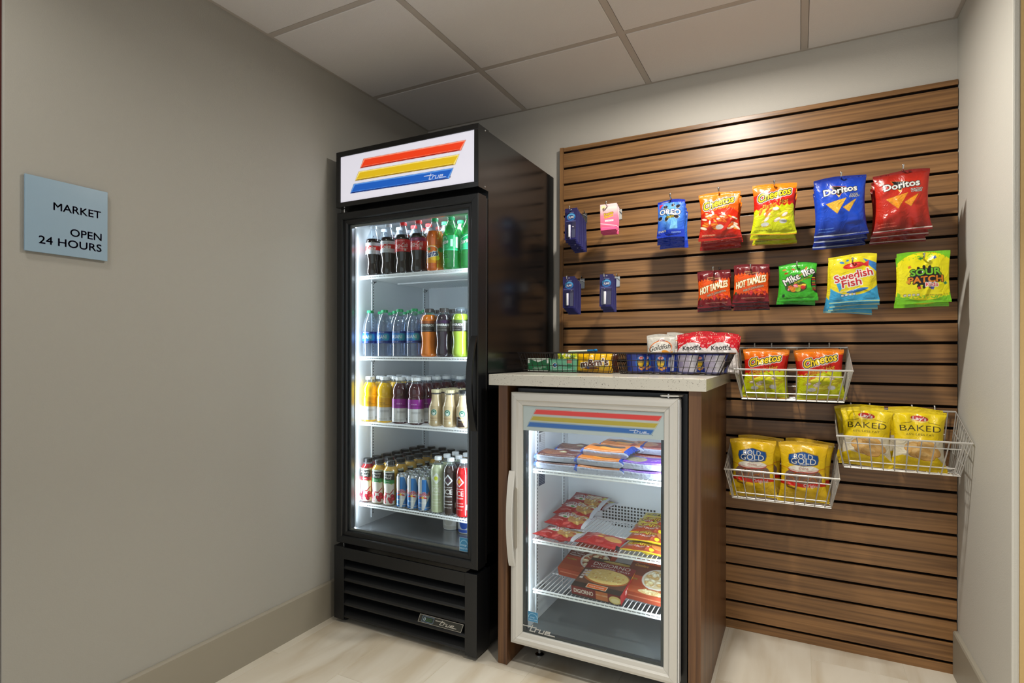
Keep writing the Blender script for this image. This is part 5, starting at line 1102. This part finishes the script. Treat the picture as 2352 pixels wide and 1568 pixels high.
CO = foot_(smoothp([(30, 3), (33, 16), (31, 40), (29.5, 58), (31.5, 74), (34, 90), (34, 112), (34, 142), (32, 156), (25, 176), (16.5, 194), (13, 203), (13, 214)]))
SP = foot_(smoothp([(30, 3), (34, 14), (33, 34), (34.5, 52), (34.5, 74), (34.5, 110), (34.5, 138), (32, 152), (24, 176), (16, 192), (13, 202), (13, 211)]))
FA = foot_(smoothp([(30, 3), (34, 14), (33.2, 28), (34, 40), (34, 70), (34, 104), (35, 130), (33, 152), (25, 178), (16, 196), (13, 204), (13, 214)]))
DA = [(.1, 1), (28, 0)]+[(x, z) for x, z in [(32, 3)]]+[(33 if i % 2 else 31.8, 8+i*6) for i in range(8)]+[(33, 57), (33, 107)]+smoothp([(33, 110), (32.5, 122), (30.5, 130), (30, 138), (25, 158), (17, 176), (13, 186), (13, 196)])
PW = foot_(smoothp([(31, 3), (34.5, 12), (34.5, 30), (31.5, 50), (31.5, 70), (34.5, 90), (35, 102), (35, 147), (34, 152), (30, 166), (22, 178), (19, 184), (19, 192)]))
VI = foot_(smoothp([(30, 3), (34.5, 8), (34.5, 50), (34.5, 106), (33, 112), (31.5, 118), (33.5, 128), (33, 142), (28, 158), (20, 172), (18.5, 178), (18.5, 186)]))
SB = foot_(smoothp([(27, 3), (30.5, 8), (31, 30), (31, 60), (29, 80), (24, 98), (20, 114), (19, 126), (20, 136), (20, 140)]))
MN = foot_(smoothp([(27, 3), (31, 8), (31, 28), (27.5, 50), (29, 80), (31, 110), (31, 140), (29, 152), (22, 163), (18, 170), (18, 178)]))
IC = foot_(smoothp([(27, 3), (30, 10), (30, 60), (30, 120), (30, 166), (28, 184), (21, 198), (15, 206), (13, 212), (13, 218)]))
def make(name, prof, fill, ml, mc, capr, caph, capz, capm, lab=None, lz=None, lr=None, lm=PRINTL, bul=None):
    r = obj(name, body(name, prof, fill, ml, mc)); obj('cap', cap(capr/1000, caph/1000, capm), r, (0, 0, capz/1000))
    if lab is not None: obj('label', ring('label', lab, lr/1000, lr/1000, lz[0]/1000, lz[1]/1000, lm, bulge=bul), r)
    return r
GC = mat('grey_cap', (176, 184, 192), .35); RC = mat('red_cap', (214, 24, 30), .35); GRC = mat('green_cap', (24, 150, 92), .35); BC = mat('black_cap', (20, 20, 22), .3); WC = mat('white_cap', (232, 236, 240), .35); CCAP = mat('cream_cap', (214, 200, 160), .35); SCAP = mat('smoke_cap', (70, 66, 66), .25)
C_ = 2*math.pi
def L_(r, h): return Canvas(C_*r, h, (200, 30, 36), 1.25)
def l_diet():
    c = L_(34.4, 50); w = c.w; c.rect(0, 0, w, 50, (206, 210, 216)); c.rect(0, 17, w, 36, (206, 40, 36)); c.text('Coke', w/2, 26, 19, WT, bold=.05, shear=.2, fit=46); c.text('diet', w/2+8, 37, 5, (120, 30, 30)); c.text('ZERO CALORIE', w/2, 43, 4, (90, 90, 96), fit=36); c.text('12 FL OZ', w/2, 9, 4, (90, 90, 96)); return c
def l_coke(cherry=False):
    c = L_(34.4, 52); w = c.w
    if cherry: c.rect(0, 38, w, 52, (130, 30, 90)); c.text('CHERRY', w/2-4, 45, 4, (230, 200, 220))
    else: c.text('ORIGINAL TASTE', w/2-6, 45, 4, WT)
    c.text('Coca-Cola', w/2-2, 27, 19, WT, bold=.0, shear=.35, fit=66, rot=3); c.line([(w/2-34, 14), (w/2+30, 13)], 1, WT); c.rect(w/2+14, 4, w/2+22, 12, (230, 226, 220)); c.rect(w/2+2, 4, w/2+10, 12, (226, 110, 110)); return c
def l_fanta():
    c = L_(34.5, 72); w = c.w; c.rect(0, 0, w, 72, (220, 100, 16)); c.rect(w/2-30, 0, w/2+18, 72, (244, 160, 20)); c.ell(w/2-4, 52, 30, 17, (250, 250, 246)); c.ell(w/2-4, 53, 27, 14, (226, 110, 20)); c.ell(w/2-14, 57, 9, 6, (60, 150, 70)); c.ell(w/2+14, 20, 20, 10, (250, 200, 50)); c.text('Fanta', w/2-4, 38, 24, (30, 34, 110), [(2.4, WT)], bold=.06, rot=10, fit=58); c.ell(w/2+40, 54, 14, 10, (60, 150, 70)); return c
def l_sprite():
    c = L_(35, 60); w = c.w; c.rect(0, 0, w, 60, (22, 168, 98)); c.rect(0, 0, w, 6, (60, 206, 140)); c.line([(w/2-40, 44), (w/2-20, 50), (w/2-4, 56), (w/2+2, 46)], 1.6, (230, 250, 240)); c.text('Sprite', w/2-14, 34, 16, WT, [(1.2, (14, 120, 70))], bold=.03, shear=.25, rot=8, fit=46); c.ell(w/2-16, 16, 24, 9, (60, 200, 130)); c.rect(w/2+18, 16, w/2+28, 44, (200, 240, 220)); c.rect(w/2+40, 12, w/2+56, 54, (226, 244, 236)); return c
def l_dasani():
    c = L_(33.4, 50); w = c.w; c.grad(0, (30, 70, 150), 50, (20, 50, 130)); c.rect(0, 10, w, 42, (36, 118, 190)); c.ell(w/2+26, 26, 16, 14, (50, 170, 190)); c.rect(0, 4, w, 7, (30, 30, 110)); c.text('DASANI', w/2-2, 27, 15, WT, bold=-.005, fit=58, sx=1); c.text('PURIFIED WATER', w/2, 46, 3.4, (220, 230, 250), fit=34); c.text('16.9 FL OZ', w/2, 5.4, 3, WT); return c
def l_power(a):
    c = L_(35.4, 46); w = c.w; c.rect(0, 0, w, 46, (50, 46, 46)); c.rect(0, 34, w, 46, a); c.text('POWERADE', w/2, 27, 9.5, WT, bold=.05, fit=58); c.rect(0, 14, w, 19, (90, 84, 80)); c.small(w/2-30, 6, w/2+20, (180, 176, 170), 1, 3); c.rect(w/2+34, 4, w/2+54, 42, (210, 214, 206)); return c
def l_vita(a, t):
    c = L_(34.9, 97); w = c.w; c.rect(0, 0, w, 97, (226, 226, 226)); c.rect(0, 58, w, 97, a); c.text(t, w/2+4, 78, 6, (60, 30, 50) if a[2] < 100 else (230, 200, 230), fit=26); c.small(w/2-10, 70, w/2+34, tuple(int(v*.7) for v in a), 2, 2)
    c.text('vitaminwater', w/2-20, 46, 11, (30, 30, 34), bold=.03, rot=90, fit=84); c.small(w/2-6, 46, w/2+32, (150, 150, 156), 5, 3, 1.2); c.rect(w/2+36, 4, w/2+44, 16, (160, 160, 160)); c.small(w/2-14, 8, w/2+24, (60, 60, 66), 1, 9, 1.6); return c
def l_star(dark):
    c = Canvas(C_*31.3, 78, (206, 182, 140), 1.25); w = c.w; c.ell(w/2, 52, 13, 13, (236, 240, 236)); c.ell(w/2, 52, 12.2, 12.2, (20, 110, 80)); c.ell(w/2, 51, 8, 9, (226, 238, 230)); c.line([(w/2-8, 44), (w/2-4, 54), (w/2-7, 60)], 1.5, (20, 110, 80)); c.line([(w/2+8, 44), (w/2+4, 54), (w/2+7, 60)], 1.5, (20, 110, 80)); c.ell(w/2, 55, 3.4, 4, (20, 110, 80))
    if dark: c.poly([(w/2-36, 0), (w/2+12, 0), (w/2-10, 40), (w/2-36, 38)], (50, 34, 30))
    c.text('frappuccino', w/2, 30, 6, (130, 70, 40) if not dark else WT, shear=.2, fit=32); c.rect(w/2+6, 8, w/2+14, 18, (236, 230, 214)); c.small(w/2-20, 18, w/2+10, (150, 110, 70), 1, 2, 1.2); return c
def l_mm(a, liqc):
    c = Canvas(C_*31.2, 142, liqc, 1.25); w = c.w; c.rect(w/2-36, 0, w/2+26, 142, (232, 228, 220)); c.rect(w/2-36, 104, w/2+26, 134, (24, 26, 22)); c.text('Minute', w/2-4, 126, 11, WT, bold=.03, fit=40); c.text('Maid', w/2-4, 113, 11, WT, bold=.03, fit=30); c.poly([(w/2-36, 134), (w/2, 140), (w/2+26, 134), (w/2+26, 137), (w/2, 142), (w/2-36, 138)], (60, 120, 50)); c.rect(w/2-36, 88, w/2+26, 104, a); c.text('APPLE', w/2-4, 97, 5, WT)
    c.poly([(w/2-30, 88), (w/2-6, 72), (w/2+20, 88)], (170, 206, 60)); c.ell(w/2-4, 70, 24, 20, (240, 236, 226)); c.line([(w/2-28, 64), (w/2-14, 46), (w/2+6, 44), (w/2+22, 62)], 4, (190, 30, 40)); c.blobs(12, w/2-30, 6, w/2+20, 40, 9, 7, [(200, 30, 50), (226, 80, 90), (170, 20, 40)], 4, (120, 10, 30)); return c
def l_rb():
    c = Canvas(C_*26.7, 126, (206, 210, 214), 1.25); w = c.w; b = (46, 116, 186)
    for k in range(2): o = k*w/2; c.poly([(o-4, 126), (o+16, 126), (o+w*.22, 62), (o-4, 62)], b); c.poly([(o+w*.22, 62), (o+w*.5-4, 62), (o+w*.5-4, 0), (o+6, 0), (o+w*.1, 30)], b)
    c.rect(0, 8, w, 11, (190, 194, 200)); c.text('RedBull', w/2+2, 66, 17, (190, 24, 40), [(.6, (220, 224, 228))], bold=.04, fit=60); c.ell(w/2, 52, 7, 4.5, (236, 190, 50)); c.ell(w/2-11, 50, 8, 3, (200, 30, 40), 15); c.ell(w/2+11, 50, 8, 3, (200, 30, 40), -15); c.text('SUGARFREE', w/2, 30, 5, WT); return c
def l_ice(bg, acc):
    c = Canvas(C_*30.3, 160, bg, 1.25); w = c.w; c.poly([(w/2-22, 128), (w/2, 108), (w/2+20, 128), (w/2, 152)], (226, 230, 234)); c.poly([(w/2-16, 128), (w/2, 113), (w/2+14, 128), (w/2, 146)], tuple(min(255, v+30) for v in bg)); c.ell(w/2-2, 130, 8, 8, acc)
    c.text('SPARKLING', w/2, 101, 4.6, WT, fit=34); c.text('ICE', w/2, 84, 20, WT, bold=-.01, fit=36); c.small(w/2-16, 66, w/2+16, WT, 3, 2, 1.); c.small(w/2-16, 44, w/2+16, WT, 1, 3, 1.6); c.small(w/2-18, 34, w/2+18, WT, 2, 4, 1.2); c.small(w/2-16, 20, w/2+14, WT, 1, 8, 1.2); c.rect(w/2+30, 20, w/2+33, 40, WT); return c
MKS = {
 'diet': lambda: make('soda_bottle', CO, 160, COLA, CLEAR, 14, 14, 205, GC, l_diet(), (93, 143), 34.3),
 'coke': lambda: make('soda_bottle', CO, 164, COLA, CLEAR, 14, 14, 205, RC, l_coke(), (91, 143), 34.3),
 'cherry': lambda: make('soda_bottle', CO, 162, COLA, CLEAR, 14, 14, 205, RC, l_coke(True), (91, 143), 34.3),
 'fanta': lambda: make('soda_bottle', FA, 164, ORNG, CLEAR, 14, 14, 205, GRC, l_fanta(), (32, 104), 34.4),
 'sprite': lambda: make('soda_bottle', SP, 1, GREENP, GREENP, 14, 14, 202, GRC, l_sprite(), (76, 136), 34.9),
 'water': lambda: make('water_bottle', DA, 1, WATERP, WATERP, 14, 12, 189, GRC, l_dasani(), (57, 107), 33.3),
 'po': lambda: make('sport_drink_bottle', PW, 172, PWO, CLEAR, 20, 15, 183, SCAP, l_power((170, 90, 40)), (102, 147), 35.3),
 'pd': lambda: make('sport_drink_bottle', PW, 172, PWD, CLEAR, 20, 15, 183, SCAP, l_power((60, 30, 70)), (102, 147), 35.3),
 'pg': lambda: make('sport_drink_bottle', PW, 172, PWG, CLEAR, 20, 15, 183, CLEAR, l_power((90, 110, 60)), (102, 147), 35.3),
 'vy': lambda: make('vitamin_drink_bottle', VI, 170, VY, CLEAR, 19.5, 14, 182, WC, l_vita((236, 176, 20), 'energy'), (8, 105), 34.8),
 'vp': lambda: make('vitamin_drink_bottle', VI, 170, VP, CLEAR, 19.5, 14, 182, WC, l_vita((150, 30, 150), 'xxx'), (8, 105), 34.8),
 'sb': lambda: make('coffee_bottle', SB, 130, COF, CLEAR, 20.5, 13, 137, CCAP, l_star(False), (6, 84), 31.2, bul=lambda t: np.interp(t, [0, .6, .8, 1], [.0310, .0316, .0313, .0299])),
 'sbd': lambda: make('coffee_bottle', SB, 130, COF, CLEAR, 20.5, 13, 137, BC, l_star(True), (6, 84), 31.2, bul=lambda t: np.interp(t, [0, .6, .8, 1], [.0310, .0316, .0313, .0299])),
 'mr': lambda: make('juice_bottle', MN, 165, JUR, CLEAR, 19, 16, 172, BC, l_mm((170, 40, 50), (150, 60, 60)), (6, 148), 31.2, bul=lambda t: np.interp(t, [0, .16, .31, .52, .73, .94, 1], [.0316, .0317, .0285, .0298, .0317, .0317, .0302])),
 'mg': lambda: make('juice_bottle', MN, 165, JUG, CLEAR, 19, 16, 172, BC, l_mm((30, 140, 70), (190, 150, 60)), (6, 148), 31.2, bul=lambda t: np.interp(t, [0, .16, .31, .52, .73, .94, 1], [.0316, .0317, .0285, .0298, .0317, .0317, .0302])),
 'ig': lambda: make('sparkling_water_bottle', IC, 196, ICG, CLEAR, 14.5, 15, 213, WC, l_ice((196, 206, 170), (206, 214, 60)), (12, 172), 30.2),
 'id': lambda: make('sparkling_water_bottle', IC, 196, ICD, CLEAR, 14.5, 15, 213, WC, l_ice((52, 36, 34), (60, 40, 60)), (12, 172), 30.2),
 'ir': lambda: make('sparkling_water_bottle', IC, 196, ICR, CLEAR, 14.5, 15, 213, WC, l_ice((190, 20, 26), (240, 170, 60)), (12, 172), 30.2),
}
CANM = mat('can_aluminium', (200, 204, 208), .22, metal=.9)
def make_can():
    r = obj('drink_can', MB().lathe([(.0001, .004), (.020, .003), (.022, 0), (.0235, .001), (.0262, .008), (.0264, .126), (.0262, .128), (.0235, .137), (.0232, .140), (.0222, .140), (.0215, .136), (.0001, .1362)], 32).mesh('drink_can', CANM, True))
    obj('label', ring('label', l_rb(), .0267, .0267, .006, .130, print_mat('printed_can', .25, .2, .35)), r)
    MB().lathe([(.0001, .1368), (.008, .1372), (.009, .1366)], 12, (0, -.006, 0)).build('pull_tab', CANM, r); return r
MKS['rb'] = make_can
protos = {}; RB_ = ['front', 'second', 'third', 'fourth', 'fifth', 'sixth', 'seventh', 'eighth']
rg = random.Random(11)
def column(kind, x, z, n, y0, dy, desc, cat, group, dx=0., rzb=17):
    for i in range(n):
        lab = f'{desc}, {RB_[i]} in its row' if n > 1 else desc
        loc = (x+dx*i+rg.uniform(-.001, .001), y0+dy*i, z); rot = (0, 0, R(rzb+rg.uniform(-7, 7)))
        if kind not in protos:
            r = protos[kind] = MKS[kind](); r.location = loc; r.rotation_euler = rot; tag(r, lab, cat, group)
        else: dup(protos[kind], loc, rot, lab, group)
YB = -.626; g = 'soda bottles on the top shelf'; z = 1.4745
column('diet', .142, z, 3, YB, .071, 'silver-labelled diet cola bottle, leftmost row of the top shelf', 'bottle', g)
column('diet', .224, z, 3, YB, .071, 'silver-labelled diet cola bottle, second row from the left', 'bottle', g, .003)
column('coke', .303, z, 3, YB, .071, 'red-labelled cola bottle between diet and purple-banded cola', 'bottle', g, .004)
column('cherry', .381, z, 3, YB, .071, 'cola bottle with purple-banded red label', 'bottle', g, .004)
column('fanta', .463, z, 3, YB, .072, 'orange soda bottle on the top shelf', 'bottle', g, .003)
column('sprite', .543, z, 3, YB-.002, .072, 'green lemon soda bottle right of the orange soda', 'bottle', g, .002, -4)
column('sprite', .620, z, 3, YB+.01, .072, 'green lemon soda bottle, rightmost on the top shelf', 'bottle', g, .0, 20)
g = 'bottles on the second shelf'; z = 1.1245
for i, x in enumerate((.1245, .205, .285, .362)): column('water', x, z, 4, YB, .070, f'clear water bottle with green cap, {["leftmost", "second", "third", "rightmost"][i]} water row', 'bottle', g, .003, 10)
column('po', .436, z, 3, YB, .073, 'orange sport drink bottle', 'bottle', g); column('pd', .508, z, 3, YB, .073, 'dark purple sport drink bottle', 'bottle', g); column('pg', .586, z, 3, YB, .073, 'lime green sport drink bottle', 'bottle', g, rzb=-4)
column('pg', .660, z, 3, YB, .073, 'lime green sport drink bottle by the right side of the shelf', 'bottle', g)
g = 'bottles on the third shelf'; z = .8410
column('vy', .1255, z, 4, YB, .072, 'yellow vitamin drink bottle, leftmost row', 'bottle', g); column('vy', .208, z, 4, YB, .072, 'yellow vitamin drink bottle, second row from the left', 'bottle', g, .002)
column('vp', .289, z, 6, YB, .072, 'purple vitamin drink bottle beside the yellow ones', 'bottle', g, .002); column('vp', .370, z, 6, YB, .072, 'purple vitamin drink bottle beside the coffee bottles', 'bottle', g, .004)
column('sb', .474, z, 3, YB-.002, .065, 'small cream coffee bottle, left coffee row', 'bottle', g, .0); column('sb', .539, z, 3, YB-.002, .065, 'small cream coffee bottle, middle coffee row', 'bottle', g, .0); column('sbd', .604, z, 3, YB-.002, .065, 'small dark-labelled coffee bottle with black cap', 'bottle', g)
for x in (.455, .535): column('vp', x, z, 3, -.410, .072, f'purple vitamin drink bottle behind the {"left" if x < .5 else "middle"} coffee bottles', 'bottle', g)
g = 'drinks on the bottom shelf'; z = .4890
column('mr', .1125, z, 7, YB, .066, 'juice bottle with red band label and black cap, leftmost row', 'bottle', g, .001); column('mg', .1765, z, 7, YB, .066, 'juice bottle with green band label, second row from the left', 'bottle', g, .001); column('mg', .2405, z, 7, YB, .066, 'juice bottle with green band label, beside the slim cans', 'bottle', g, .001)
for i, x in enumerate((.307, .3625, .418)): column('rb', x, z, 4, -.632, .055, f'slim blue and silver drink can, {["left", "middle", "right"][i]} can row', 'can', g, .0, 12)
for i, x in enumerate((.312, .378)): column('mg', x, z, 3, -.385, .066, f'juice bottle with black cap behind the {["left", "right"][i]} slim cans', 'bottle', g)
column('ig', .482, z, 3, YB, .063, 'pale green sparkling water bottle', 'bottle', g, .003); column('id', .545, z, 3, YB-.004, .063, 'dark sparkling water bottle', 'bottle', g, .0); column('ir', .607, z, 3, YB-.006, .063, 'red sparkling water bottle', 'bottle', g, .0, -4)
# two tubs on the floor of the refrigerator
def tub(x, y, c1, c2, label):
    cv = Canvas(C_*36, 86, c1, 1.4); w = cv.w; cv.rect(0, 0, w, 12, c2); cv.ell(w/2+6, 34, 20, 20, c2); cv.small(w/2-30, 60, w/2+30, (120, 120, 130), 2, 3)
    r = MB().lathe([(.0001, 0), (.032, 0), (.035, .003), (.038, .100), (.040, .101), (.040, .106), (.0001, .107)], 28).build('tub', mat('tub_plastic', (222, 222, 218), .35), None, True, (x, y, .3774)); obj('label', ring('label', cv, .0362, .0388, .006, .098, PRINTL), r)
    tag(r, label, 'tub')
tub(.452, -.475, (226, 222, 212), (206, 200, 186), 'cream tub on the floor of the tall refrigerator, under the bottom shelf'); tub(.538, -.490, (226, 230, 236), (40, 90, 190), 'blue and white tub on the floor of the tall refrigerator, at the right')
